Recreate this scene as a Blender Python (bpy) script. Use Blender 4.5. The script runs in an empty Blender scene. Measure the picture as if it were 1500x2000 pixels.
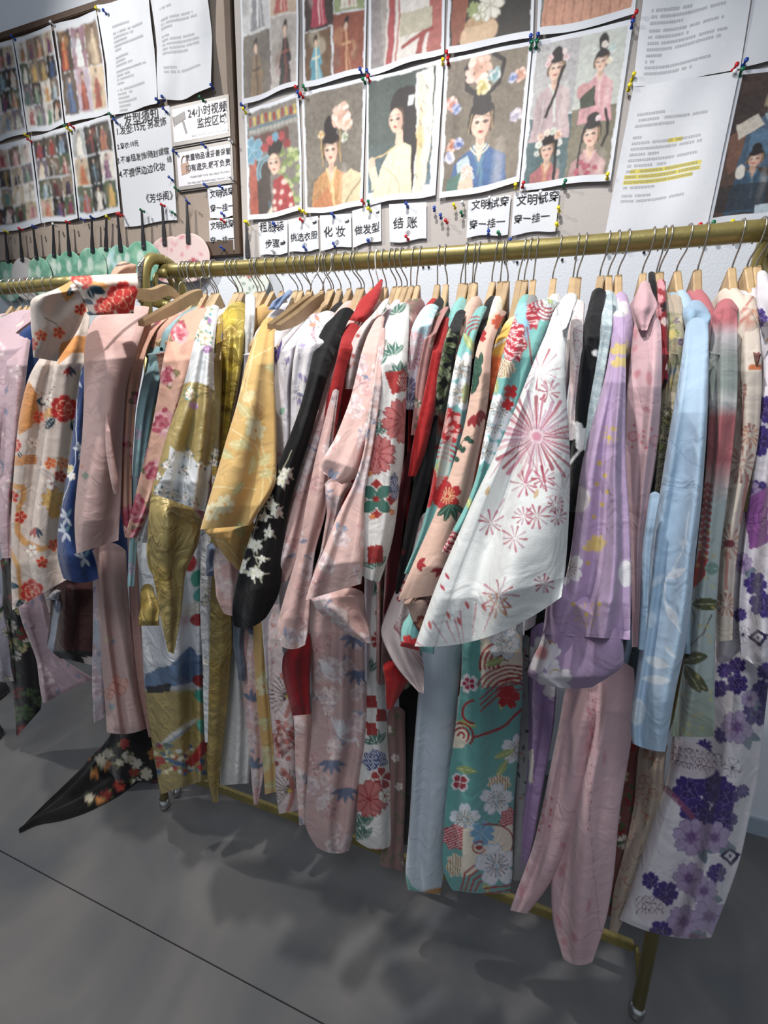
import bpy, math, random
import numpy as np
from mathutils import Vector, Matrix

# ---------------------------------------------------------------- camera, world, lights, exposure
SC = bpy.context.scene
COL = SC.collection
F, YAW, PITCH, ROLL = 824.7, .317, .252, -.042       # focal length in pixels of the 1500x2000 frame
CAM = np.array([0., -1.448, 1.328])                   # the wall is y = 0, the floor z = 0
def cam_axes():
    cy, sy = math.cos(YAW), math.sin(YAW)
    fwd = np.array([-sy*math.cos(PITCH), cy*math.cos(PITCH), -math.sin(PITCH)])
    r0 = np.array([cy, sy, 0.]); d0 = np.cross(fwd, r0)
    c, s = math.cos(ROLL), math.sin(ROLL)
    return np.array([r0*c+d0*s, d0*c-r0*s, fwd])
AX = cam_axes()
cd = bpy.data.cameras.new('camera'); cam = bpy.data.objects.new('camera', cd); COL.objects.link(cam)
cd.sensor_fit = 'VERTICAL'; cd.sensor_height = 36; cd.lens = F/2000*36; cd.clip_start = .02
M = Matrix(((AX[0][0], -AX[1][0], -AX[2][0], CAM[0]), (AX[0][1], -AX[1][1], -AX[2][1], CAM[1]),
            (AX[0][2], -AX[1][2], -AX[2][2], CAM[2]), (0, 0, 0, 1)))
cam.matrix_world = M
SC.camera = cam
w = bpy.data.worlds.new('room_light'); SC.world = w; w.use_nodes = True
w.node_tree.nodes['Background'].inputs[0].default_value = (.80, .88, 1, 1)
w.node_tree.nodes['Background'].inputs[1].default_value = .33
def lamp(name, kind, loc, energy, size=.05, col=(1, 1, 1), aim=None, spot=None):
    l = bpy.data.lights.new(name, kind); l.energy = energy; l.color = col
    if kind == 'AREA': l.size = size
    else: l.shadow_soft_size = size
    if spot: l.spot_size = math.radians(spot); l.spot_blend = .5
    o = bpy.data.objects.new(name, l); COL.objects.link(o); o.location = loc
    if aim: o.rotation_euler = (Vector(aim)-Vector(loc)).to_track_quat('-Z', 'Y').to_euler()
    return o
lamp('track_spot_light', 'SPOT', (-2.1, -1.25, 3.0), 104, .03, (1, .96, .9), (-.6, -.3, 1.5), 100)
lamp('ceiling_spot_light', 'SPOT', (-.50, -1.15, 3.0), 122, .03, (1, .95, .9), (-.4, -.75, .8), 110)
lamp('ceiling_panel_light', 'AREA', (-.2, -2.2, 2.95), 25, .7, (.93, .97, 1), (-.2, -.6, .8))
SC.view_settings.view_transform = 'Standard'; SC.view_settings.look = 'None'
SC.view_settings.exposure = .0; SC.view_settings.gamma = 1; SC.view_settings.use_curve_mapping = False

ROD_Y, ROD_Z = -.583, 1.60
def dirs(U, V):
    return ((U-750)/F)[..., None]*AX[0] + ((V-1000)/F)[..., None]*AX[1] + AX[2]
def unp(U, V, Y):
    U, V, Y = np.broadcast_arrays(np.asarray(U, float), np.asarray(V, float), np.asarray(Y, float))
    d = dirs(U, V); t = (Y-CAM[1])/d[..., 1]
    return CAM + d*t[..., None]
def unz(u, v, z=0.):
    d = dirs(np.asarray(float(u)), np.asarray(float(v))); return CAM + d*((z-CAM[2])/d[2])
def pj(P):
    q = (np.asarray(P)-CAM) @ AX.T
    return 750+F*q[..., 0]/q[..., 2], 1000+F*q[..., 1]/q[..., 2]
def rodz(x): return ROD_Z - .006*max(0, 1-((x+.26)/.58)**2)

# ---------------------------------------------------------------- materials
def hx(h):
    h = h.lstrip('#')
    if len(h) == 3: h = ''.join(c*2 for c in h)
    c = np.array([int(h[i:i+2], 16)/255 for i in (0, 2, 4)])
    return np.where(c <= .04045, c/12.92, ((c+.055)/1.055)**2.4)
MAT = {}
def mat(name, col=None, rough=.7, metal=0., attr=False, bump=0., bscale=300., sheen=0., aniso=0., mott=0., spec=.5, bump2=0.):
    if name in MAT: return MAT[name]
    m = bpy.data.materials.new(name); m.use_nodes = True; nt = m.node_tree; N = nt.nodes; L = nt.links
    b = N['Principled BSDF']; b.inputs['Roughness'].default_value = rough; b.inputs['Metallic'].default_value = metal
    b.inputs['Sheen Weight'].default_value = sheen
    b.inputs['Specular IOR Level'].default_value = spec
    if attr:
        a = N.new('ShaderNodeAttribute'); a.attribute_name = 'print'; out = a.outputs['Color']
    else:
        a = N.new('ShaderNodeRGB'); a.outputs[0].default_value = (*hx(col), 1); out = a.outputs[0]
    tc = N.new('ShaderNodeTexCoord')
    if mott > 0:
        nz = N.new('ShaderNodeTexNoise'); nz.inputs['Scale'].default_value = bscale*.5; nz.inputs['Detail'].default_value = 4
        L.new(tc.outputs['Object'], nz.inputs['Vector'])
        mr = N.new('ShaderNodeMapRange'); mr.inputs[3].default_value = 1-mott; mr.inputs[4].default_value = 1+mott
        L.new(nz.outputs[0], mr.inputs[0])
        mx = N.new('ShaderNodeVectorMath'); mx.operation = 'SCALE'
        L.new(out, mx.inputs[0]); L.new(mr.outputs[0], mx.inputs['Scale']); out = mx.outputs[0]
    L.new(out, b.inputs['Base Color'])
    if bump > 0:
        nz = N.new('ShaderNodeTexNoise'); nz.inputs['Scale'].default_value = bscale; nz.inputs['Detail'].default_value = 3
        L.new(tc.outputs['Object'], nz.inputs['Vector'])
        bp = N.new('ShaderNodeBump'); bp.inputs['Strength'].default_value = bump; bp.inputs['Distance'].default_value = .002
        L.new(nz.outputs[0], bp.inputs['Height'])
        if bump2 > 0:
            n2 = N.new('ShaderNodeTexNoise'); n2.inputs['Scale'].default_value = 22; n2.inputs['Detail'].default_value = 2; n2.inputs['Distortion'].default_value = 1.2
            L.new(tc.outputs['Object'], n2.inputs['Vector'])
            b2 = N.new('ShaderNodeBump'); b2.inputs['Strength'].default_value = bump2; b2.inputs['Distance'].default_value = .012
            L.new(n2.outputs[0], b2.inputs['Height']); L.new(b2.outputs[0], bp.inputs['Normal'])
        L.new(bp.outputs[0], b.inputs['Normal'])
    MAT[name] = m; return m
COTTON = mat('printed_cotton', attr=True, rough=.85, bump=.25, bscale=900, sheen=.15, spec=.25, bump2=.35)
SATIN = mat('printed_satin', attr=True, rough=.33, bump=.1, bscale=500, spec=.7, bump2=.6)
GOLD_SATIN = mat('gold_satin', attr=True, rough=.4, metal=.3, bump=.15, bscale=400, bump2=.8)
PAPER = mat('printed_paper', attr=True, rough=.55, bump=.1, bscale=60, spec=.4)
DOC = mat('white_office_paper', 'd0d3da', rough=.55, bump=.15, bscale=30)
INK = mat('black_ink', '1a181c', rough=.6)
GREYINK = mat('grey_print', '47454c', rough=.6)
GOLD = mat('gold_paint', '8f8350', rough=.4, metal=.45, bump=.12, bscale=260, mott=.18)
CHROME = mat('chrome', 'c8c8c8', rough=.15, metal=1)
STEEL = mat('steel_wire', 'aca8a0', rough=.3, metal=.9)
WHITEP = mat('white_plastic', 'eeeeee', rough=.4)
WOOD = mat('pale_wood', 'bb9f78', rough=.55, bump=.1, bscale=120, mott=.25)
WOOD2 = mat('beige_wood', 'a98f6c', rough=.55, bump=.1, bscale=120, mott=.25)
BLACKP = mat('black_plastic', '26262a', rough=.35)
FRAME = mat('brown_frame_wood', '4d3a2b', rough=.6, bump=.2, bscale=80, mott=.3)
FELTL = mat('beige_felt', 'a3958a', rough=1, bump=.5, bscale=700, mott=.22)
FELTR = mat('light_grey_felt', 'b9b3b0', rough=1, bump=.5, bscale=700, mott=.14)
WALL = mat('white_wall_paint', 'd5dae2', rough=.9, bump=.55, bscale=160)
PIN = {k: mat(n+'_pin_plastic', c, rough=.25) for k, n, c in (('r', 'red', 'c01822'), ('b', 'blue', '1b3f9c'), ('g', 'green', '0d6b45'), ('y', 'yellow', 'dccb1e'), ('w', 'clear', 'd8dadc'))}
CNAME = dict(r='red', b='blue', g='green', y='yellow', w='clear')

# ---------------------------------------------------------------- object helpers
def link(name, me, parent=None, m=None):
    o = bpy.data.objects.new(name, me); COL.objects.link(o)
    if parent is not None:
        o.parent = parent; o.matrix_parent_inverse = Matrix.Identity(4)
        o.location = -parent.location
    if m is not None and me is not None and not me.materials: me.materials.append(m)
    return o
def tag(o, label=None, cat=None, group=None, kind=None):
    if label: o['label'] = label
    if cat: o['category'] = cat
    if group: o['group'] = group
    if kind: o['kind'] = kind
    return o
def empty(name, loc, label, cat, group=None):
    o = bpy.data.objects.new(name, None); COL.objects.link(o); o.location = [float(c) for c in loc]; o.empty_display_size = .05
    return tag(o, label, cat, group)
def mesh(verts, faces, cols=None, smooth=True, name='mesh'):
    me = bpy.data.meshes.new(name)
    verts = np.asarray(verts, np.float32).reshape(-1, 3)
    if isinstance(faces, np.ndarray):
        n, k = faces.shape
        me.vertices.add(len(verts)); me.vertices.foreach_set('co', verts.ravel())
        me.loops.add(n*k); me.loops.foreach_set('vertex_index', faces.astype(np.int32).ravel())
        me.polygons.add(n); me.polygons.foreach_set('loop_start', np.arange(0, n*k, k, dtype=np.int32))
        me.polygons.foreach_set('loop_total', np.full(n, k, np.int32)); me.update(calc_edges=True)
    else:
        me.from_pydata([tuple(map(float, v)) for v in verts], [], faces); me.update()
    if smooth and len(me.polygons): me.polygons.foreach_set('use_smooth', np.ones(len(me.polygons), bool))
    if cols is not None:
        a = me.color_attributes.new('print', 'FLOAT_COLOR', 'POINT')
        c = np.ones((len(verts), 4), np.float32); c[:, :3] = cols; a.data.foreach_set('color', c.ravel())
    return me
def box_vf(x0, x1, y0, y1, z0, z1, bev=0.):
    if bev <= 0:
        v = [(x, y, z) for x in (x0, x1) for y in (y0, y1) for z in (z0, z1)]
        return v, [(0, 1, 3, 2), (4, 6, 7, 5), (0, 4, 5, 1), (2, 3, 7, 6), (0, 2, 6, 4), (1, 5, 7, 3)]
    import bmesh
    bm = bmesh.new(); bmesh.ops.create_cube(bm, size=1)
    for q in bm.verts: q.co = ((x0+x1)/2+q.co.x*(x1-x0), (y0+y1)/2+q.co.y*(y1-y0), (z0+z1)/2+q.co.z*(z1-z0))
    bmesh.ops.bevel(bm, geom=bm.edges[:], offset=bev, segments=2, affect='EDGES')
    v = [tuple(q.co) for q in bm.verts]; bm.verts.index_update(); f = [tuple(q.index for q in p.verts) for p in bm.faces]; bm.free(); return v, f
def box(name, b, m, parent=None, bev=0.):
    v, f = box_vf(*b, bev=bev); return link(name, mesh(v, f, smooth=False), parent, m)
def tube_vf(pts, r, n=8, caps=True):
    pts = [np.array(p, float) for p in pts]; rs = r if hasattr(r, '__len__') else [r]*len(pts)
    V = []; Fc = []; up = None
    for i, p in enumerate(pts):
        t = (pts[min(i+1, len(pts)-1)]-pts[max(i-1, 0)]); t /= np.linalg.norm(t)
        if up is None:
            a = np.array([0, 0, 1.]) if abs(t[2]) < .9 else np.array([1., 0, 0]); up = np.cross(t, a)
        up = up-t*np.dot(up, t); up /= np.linalg.norm(up); bi = np.cross(t, up)
        for k in range(n):
            a = 2*math.pi*k/n; V.append(p+rs[i]*(up*math.cos(a)+bi*math.sin(a)))
    for i in range(len(pts)-1):
        for k in range(n):
            Fc.append((i*n+k, i*n+(k+1) % n, (i+1)*n+(k+1) % n, (i+1)*n+k))
    if caps: Fc += [tuple(range(n))[::-1], tuple((len(pts)-1)*n+k for k in range(n))]
    return V, Fc
def tube(name, pts, r, m, parent=None, n=8):
    v, f = tube_vf(pts, r, n); return link(name, mesh(v, f), parent, m)
def smooth_path(pts, k=8):
    pts = [np.array(p, float) for p in pts]; P = [2*pts[0]-pts[1]]+pts+[2*pts[-1]-pts[-2]]; out = []
    for i in range(1, len(P)-2):
        for j in range(k):
            t = j/k; out.append(.5*((2*P[i])+(P[i+1]-P[i-1])*t+(2*P[i-1]-5*P[i]+4*P[i+1]-P[i+2])*t*t+(3*P[i]-P[i-1]-3*P[i+1]+P[i+2])*t**3))
    out.append(P[-2]); return out

# ---------------------------------------------------------------- painter of printed cloth and paper (per-vertex colours)
def sstep(x, w=1.2): return np.clip(x/w+.5, 0, 1)
class Pt:
    def __init__(s, U, V, base, soft=1.2, warp=0., ws=1.):
        a, b = U*ws, V*ws
        s.U = U+warp*(np.sin(b*.13+.9*np.sin(a*.071))+.6*np.sin(a*.19+b*.11+2)+.35*np.sin(b*.41-a*.23))
        s.V = V+warp*(np.sin(a*.12+1.1*np.sin(b*.083)+1)+.6*np.sin(b*.17-a*.14)+.35*np.sin(a*.39+b*.27)); s.C = np.empty(U.shape+(3,)); s.C[:] = hx(base) if isinstance(base, str) else base; s.w = soft
        s.u0, s.u1, s.v0, s.v1 = U.min(), U.max(), V.min(), V.max()
    def mute(s, k=.13): l = s.C@np.array([.25, .6, .15]); s.C = s.C*(1-k)+l[..., None]*k; return s
    def sel(s, x, y, r): return (np.abs(s.U-x) < r) & (np.abs(s.V-y) < r)
    def put(s, m, a, c):
        c = hx(c) if isinstance(c, str) else c; a = a[..., None]; s.C[m] = s.C[m]*(1-a)+c*a
    def ell(s, x, y, rx, ry, c, rot=0, soft=None, a=1.):
        m = s.sel(x, y, max(rx, ry)*1.15+2)
        if not m.any(): return
        dx = s.U[m]-x; dy = s.V[m]-y; k = math.radians(rot); p = dx*math.cos(k)+dy*math.sin(k); q = -dx*math.sin(k)+dy*math.cos(k)
        d = (1-np.sqrt((p/rx)**2+(q/ry)**2))*min(rx, ry); s.put(m, sstep(d, soft or s.w)*a, c)
    def poly(s, pts, c, a=1.):
        P = np.array(pts, float); m = (s.U > P[:, 0].min()) & (s.U < P[:, 0].max()) & (s.V > P[:, 1].min()) & (s.V < P[:, 1].max())
        if not m.any(): return
        x = s.U[m]; y = s.V[m]; ins = np.zeros(x.shape, bool)
        for i in range(len(P)):
            x0, y0 = P[i]; x1, y1 = P[i-1]
            if y0 == y1: continue
            ins ^= ((y0 > y) != (y1 > y)) & (x < (x1-x0)*(y-y0)/(y1-y0)+x0)
        s.put(m, ins.astype(float)*a, c)
    def rect(s, x0, y0, x1, y1, c, a=1.): s.poly([(x0, y0), (x1, y0), (x1, y1), (x0, y1)], c, a)
    def line(s, pts, wd, c, a=1., taper=False):
        P = np.array(pts, float); n = len(P)
        m = (s.U > P[:, 0].min()-wd-1) & (s.U < P[:, 0].max()+wd+1) & (s.V > P[:, 1].min()-wd-1) & (s.V < P[:, 1].max()+wd+1)
        if not m.any(): return
        x = s.U[m]; y = s.V[m]; best = np.full(x.shape, -9.)
        for i in range(n-1):
            d = P[i+1]-P[i]; L = (d**2).sum()+1e-9; t = np.clip(((x-P[i, 0])*d[0]+(y-P[i, 1])*d[1])/L, 0, 1)
            ww = wd*(1-(i+t)/(n-1)*.8) if taper else wd
            best = np.maximum(best, ww/2-np.hypot(x-P[i, 0]-t*d[0], y-P[i, 1]-t*d[1]))
        s.put(m, sstep(best, s.w)*a, c)
    def flower(s, x, y, r, c, rot=0, n=5, notch=.12, ctr=None, edge=None, sx=1., dots=None, pw=.55, split=True, ew=1.3, a=1.):
        m = s.sel(x, y, r*max(1, sx)*1.2+2)
        if not m.any(): return
        dx = (s.U[m]-x)/sx; dy = s.V[m]-y; rho = np.hypot(dx, dy); th = np.arctan2(dy, dx)-math.radians(rot)
        ph = (th*n/(2*math.pi)) % 1-.5                        # 0 at a petal's axis
        R = r*(1-pw*np.abs(2*ph)**2.4*.8) - r*notch*np.exp(-(ph/.07)**2)
        s.put(m, sstep(R-rho, s.w)*a, c)
        if edge:
            e = sstep(ew/2-np.abs(R-rho-ew*.4), s.w)
            if split: e = np.maximum(e, sstep(ew/2-np.abs(np.abs(ph)-.5)*rho*2*math.pi/n, s.w)*(rho < R))
            s.put(m, e, edge)
        if ctr: s.put(m, sstep(r*.16-rho, s.w), ctr)
        if dots:
            e = sstep(ew*.5-np.abs(ph*3-np.round(ph*3))/3*rho*2*math.pi/n, s.w)*(rho < r*.5)*(rho > r*.12)
            s.put(m, e, dots); s.put(m, sstep(ew*.9-np.hypot(rho-r*.5, ((ph*3-np.round(ph*3))/3)*rho*2*math.pi/n), s.w), dots)
    def leaf(s, x, y, L, W, rot, c, vein=None, a=1., edge=None):
        m = s.sel(x, y, L*1.1+2)
        if not m.any(): return
        k = math.radians(rot); dx = s.U[m]-x; dy = s.V[m]-y; p = (dx*math.cos(k)+dy*math.sin(k))/L; q = -dx*math.sin(k)+dy*math.cos(k)
        hw = W/2*np.sin(np.clip(p, 0, 1)*math.pi)**.8*(p > 0)*(p < 1)
        s.put(m, sstep(hw-np.abs(q), s.w)*(hw > 0)*a, c)
        if edge: s.put(m, sstep(.7-np.abs(hw-np.abs(q)), s.w)*(hw > 0), edge)
        if vein: s.put(m, sstep(.6-np.abs(q), s.w)*(p > .05)*(p < .9), vein)
    def burst(s, x, y, r0, r1, n, cs, wd=2.5, rot=0, sx=1., rg=None):
        rg = rg or random.Random(int(x*7+y)); n = int(n)
        for i in range(n):
            a = 2*math.pi*(i+rg.uniform(-.2, .2))/n+rot; q = r1*rg.uniform(.75, 1.05); p = r0*rg.uniform(.9, 1.2)
            x0, y0, x1, y1 = x+sx*p*math.cos(a), y+p*math.sin(a), x+sx*q*math.cos(a), y+q*math.sin(a)
            c = rg.choice(cs); s.line([(x1, y1), ((x0+x1)/2, (y0+y1)/2), (x0, y0)], wd*rg.uniform(.8, 1.2), c, .85, True)
    def hatch(s, x, y, rx, ry, c, c2, step=5, kind='dots', rot=0):
        m = s.sel(x, y, max(rx, ry)+2)
        if not m.any(): return
        dx = s.U[m]-x; dy = s.V[m]-y; th = np.arctan2(dy/ry, dx/rx)
        d = (1+.1*np.sin(th*7)-np.sqrt((dx/rx)**2+(dy/ry)**2))*min(rx, ry); s.put(m, sstep(d, s.w), c)
        k = math.radians(rot); p = dx*math.cos(k)+dy*math.sin(k); q = -dx*math.sin(k)+dy*math.cos(k)
        if kind == 'dots': e = (np.sin(p*2*math.pi/step)*np.sin(q*2*math.pi/step) > .15)
        elif kind == 'lines': e = np.sin(p*2*math.pi/step) > .2
        else: e = (np.sin(p*math.pi/step) > 0) ^ (np.sin(q*math.pi/step) > 0)
        s.put(m, e*(d > 1)*1., c2)
    def arcs(s, x, y, r, n, gap, wd, c, a0=0, a1=360, sx=1.):
        for i in range(n):
            rr = r-i*gap
            if rr <= 1: break
            s.line([(x+sx*rr*math.cos(math.radians(t)), y+rr*math.sin(math.radians(t))) for t in np.linspace(a0, a1, 14)], wd, c)
    def grad(s, stops):
        v = np.array([q[0] for q in stops], float); c = np.array([hx(q[1]) for q in stops])
        for k in range(3): s.C[..., k] = np.interp(s.V, v, c[:, k])
    def blot(s, n, c, r0, r1, seed=0, a=.5, soft=8):
        rg = random.Random(seed)
        for i in range(n): s.ell(rg.uniform(s.u0, s.u1), rg.uniform(s.v0, s.v1), rg.uniform(r0, r1), rg.uniform(r0, r1), c, rg.uniform(0, 180), soft, a)
    def scatter(s, fn, step, seed=0, jit=.6):
        rg = random.Random(seed); i = 0; y = s.v0
        while y < s.v1+step*.4:
            x = s.u0+(i % 2)*step*.5
            while x < s.u1+step*.4:
                fn(s, x+rg.uniform(-jit, jit)*step, y+rg.uniform(-jit, jit)*step, rg); x += step
            y += step*.85; i += 1

# ---------------------------------------------------------------- hanging cloth
DGAP = 0
def resample(rows, N):
    R = np.array([r if len(r) == 4 else (r[1], r[0], r[2], r[0]) for r in rows], float)   # (uL,vL,uR,vR)
    cx = np.c_[(R[:, 0]+R[:, 2])/2, (R[:, 1]+R[:, 3])/2]; d = np.r_[0, np.cumsum(np.hypot(*np.diff(cx, axis=0).T)+1e-6)]
    T = d/d[-1]; t = np.linspace(0, 1, N); A = np.stack([np.interp(t, T, R[:, k]) for k in range(4)], 1)
    k = max(1, N//22); ker = np.ones(2*k+1)/(2*k+1)
    for _ in range(2):
        for j in range(4):
            e = np.r_[2*A[0, j]-A[k:0:-1, j], A[:, j], 2*A[-1, j]-A[-2:-k-2:-1, j]]; A[:, j] = np.convolve(e, ker, 'valid')
    return t, A, d[-1]
def drape(name, rows, paint, m, parent, d=(.06, .2, .3), tilt=None, T=.022, nf=2.2, amp=.008, seed=0, sag=0., hem=.25, base='fff', soft=1.4, pitch=2.3, dd=0., yf=None, cap=1.):
    R0 = np.array(rows, float); wmax = np.abs(R0[:, 2]-R0[:, 0]).max(); _, _, Ln = resample(rows, 20)
    N = int(max(14, Ln/(pitch*1.15))); Mc = int(max(10, wmax/pitch)); Mb = max(6, Mc//5)
    t, A, _ = resample(rows, N); rg = np.random.RandomState(seed+11)
    sf = np.sin(np.linspace(-math.pi/2, math.pi/2, Mc)*.999)*.5+np.linspace(-1, 1, Mc)*.5; sb = np.linspace(1, -1, Mb+2)[1:-1]
    s = np.r_[sf, sb][None, :]; front = np.r_[np.ones(Mc), np.zeros(Mb)][None, :]
    tt = t[:, None]
    f = (s+1)/2
    U = A[:, 0:1]+(A[:, 2:3]-A[:, 0:1])*f; V = A[:, 1:2]+(A[:, 3:4]-A[:, 1:2])*f
    V = V+sag*(1-s**2)*np.clip((tt-.75)*4, 0, 1)**2
    # rounded shoulders, wavy silhouette and hem
    V = V+cap*np.minimum(16, (A[:, 2]-A[:, 0])[:, None]*.32)*np.abs(s)**2.2*np.clip(1-tt*N/14., 0, 1)**1.3
    wpx = (A[:, 2]-A[:, 0])[:, None]
    U = U+np.sin(tt*rg.uniform(5, 9)+rg.uniform(0, 6))*np.minimum(3, wpx*.04)*np.clip(tt*4, 0, 1)
    dk = np.array(d, float); D = np.interp(t, np.linspace(0, 1, len(dk)) if len(dk) != 3 else [0, .22, 1], dk)[:, None]+dd
    mid = U.mean()
    if tilt is None: tilt = .55 if mid < 1010 else -.45
    W = wpx/F*(.9-D); yb = ROD_Y-D+tilt*W*(f-.5)
    env = np.clip(tt*6, .25, 1)*np.clip((1-tt)*7+hem, hem, 1)
    th = np.minimum(T, W*.38)*env; bul = np.sqrt(np.clip(1-s**2, 0, 1))
    p1, p2, p3 = rg.uniform(0, 6, 3); am = np.minimum(amp, W*.09)*np.clip(tt*2.2+.25, 0, 1)
    sw = s+.16*np.sin(2.6*s+p3)+.22*np.sin(2.3*tt+p2)*(1-s**2)
    f1 = np.sin(math.pi*nf*.56*sw+p1+.8*tt); f1 = np.sign(f1)*np.abs(f1)**.8
    fold = am*(1.5*f1+.38*np.sin(math.pi*nf*1.25*sw+p2-1.3*tt)*np.clip(.3+np.sin(3*tt+p1), 0, 1)+.45*np.sin(7*tt+p3+2.6*s))
    fold = fold*np.sqrt(np.clip(1-s**4, 0, 1))
    y = np.where(front > 0, yb-th*bul-fold, yb+th*bul*.8)
    if yf is not None: y = yf(y, U, V, tt, s)
    Pn = unp(U, V, y)
    Pn[..., 2] = np.maximum(Pn[..., 2], .012)
    P = Pt(U, V, base, soft, .55); paint(P); P.mute(.10)
    K = Mc+Mb; i = np.arange(N-1)[:, None]; j = np.arange(K)[None, :]; jn = (j+1) % K
    fc = np.stack([i*K+j, (i+1)*K+j, (i+1)*K+jn, i*K+jn], -1).reshape(-1, 4)
    return link(name, mesh(Pn.reshape(-1, 3), fc, P.C.reshape(-1, 3)), parent, m)
def real_cloth(name, P3, paint, m, parent, base):
    """grid of points P3 (rows, cols, 3) closed round its columns"""
    U, V = pj(P3); P = Pt(U, V, base, 2.); paint(P); P.mute()
    N, K = P3.shape[:2]; i = np.arange(N-1)[:, None]; j = np.arange(K)[None, :]; jn = (j+1) % K
    fc = np.stack([i*K+j, (i+1)*K+j, (i+1)*K+jn, i*K+jn], -1).reshape(-1, 4)
    return link(name, mesh(P3.reshape(-1, 3), fc, P.C.reshape(-1, 3)), parent, m)
def collar(x, paint, m, parent, base, h=.032, reach=.13, z0=1.512, w=.016, back=.06):
    N = 26; t = np.linspace(0, 1, N); yy = -back+(reach+back)*t; yy = ROD_Y-yy
    zz = z0-.085*np.clip((yy-ROD_Y)/-.13, 0, 2)**1.5-.10*np.clip((yy-ROD_Y)/.10, 0, 2)**1.5
    K = 14; a = np.linspace(0, 2*math.pi, K, endpoint=False); P3 = np.zeros((N, K, 3))
    e = np.clip(np.minimum(t, 1-t)*8+.35, 0, 1)[:, None]
    P3[..., 0] = x+w*np.cos(a)[None]*e; P3[..., 1] = yy[:, None]; P3[..., 2] = zz[:, None]+h*np.sin(a)[None]*e-h*.5
    return real_cloth('collar', P3, paint, m, parent, base)
def body_slab(x, paint, m, parent, base, zb=.45, y0=.17, y1=-.17, seed=0, w=.011):
    N = 60; K = 44; rg = np.random.RandomState(seed); t = np.linspace(0, 1, N)[:, None]; a = np.linspace(0, 2*math.pi, K, endpoint=False)[None]
    c = np.cos(a); P3 = np.zeros((N, K, 3)); half = (y0-y1)/2; sh = np.clip(.42+t*9, 0, 1)
    P3[..., 1] = ROD_Y-(y0+y1)/2-half*c*sh*(1-.25*t)
    P3[..., 0] = x+w*np.sin(a)*np.clip(.4+t*3, 0, 1)+.006*np.sin(c*9+rg.uniform(0, 6)+2*t)*np.clip(t*2, 0, 1)
    P3[..., 2] = 1.50-.09*np.abs(c)**1.2*np.clip(1-t*8, 0, 1)-(1.50-zb-.09)*t
    return real_cloth('body', P3, paint, m, parent, base)
GCOUNT = 0; GARMENTS = []
def garment(label, hook, base, paint, pieces, name='kimono', m=None, body=True, zb=.62, cw=True, cat='kimono', crow=None, short=None, group=None):
    global GCOUNT; GCOUNT += 1
    x = unp(hook, 500, ROD_Y)[0]; m = m or COTTON
    o = empty(name, (x, ROD_Y, 1.50), label, cat, group)
    GARMENTS.append((hook, short or label))
    if body: body_slab(x, paint, m, o, base, zb, seed=GCOUNT)
    if cw: collar(x, crow or paint, m, o, base)
    for i, q in enumerate(pieces):
        q = dict(q); nm = q.pop('n'); rows = q.pop('r'); pm = q.pop('m', m); pp = q.pop('p', paint); lb = q.pop('label', None)
        q.setdefault('base', base); q.setdefault('seed', GCOUNT*13+i)
        ob = drape(nm, rows, pp, pm, o, **q)
        if lb: ob['label'] = lb
    return o
def H(*r):     # rows given as (v, uL, uR) or (uL, vL, uR, vR)
    return [(q[1], q[0], q[2], q[0]) if len(q) == 3 else q for q in r]
SK = dict(d=(.10, .10, .08), T=.03, hem=.7, nf=2.6, amp=.010)     # a hanging skirt panel
def rgp(k, a, b): return a+(b-a)*((math.sin(k*12.9898)*43758.5) % 1)
def rg_pick(a, c): return c[int(a) % len(c)]
def bloom(p, x, y, r, c, sq=1., n=24, seed=0):
    """a loose many petalled flower built of small overlapping petals in neighbouring tones"""
    rg = random.Random(int(x*13+y*7)+seed); c0 = hx(c); w = hx('f1e9e2')
    for k in range(n):
        q = r*math.sqrt(k/n); an = k*2.4+rg.uniform(-.3, .3); m = rg.choice((0, .15, .35, .55)) if k > n/4 else rg.choice((-.25, -.15, 0))
        cc = c0*(1-m)+w*m if m >= 0 else c0*(1+m)
        p.ell(x+q*math.cos(an), y+q*math.sin(an)*sq, r*.34, r*.2, cc, math.degrees(an)+90+rg.uniform(-30, 30))
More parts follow.
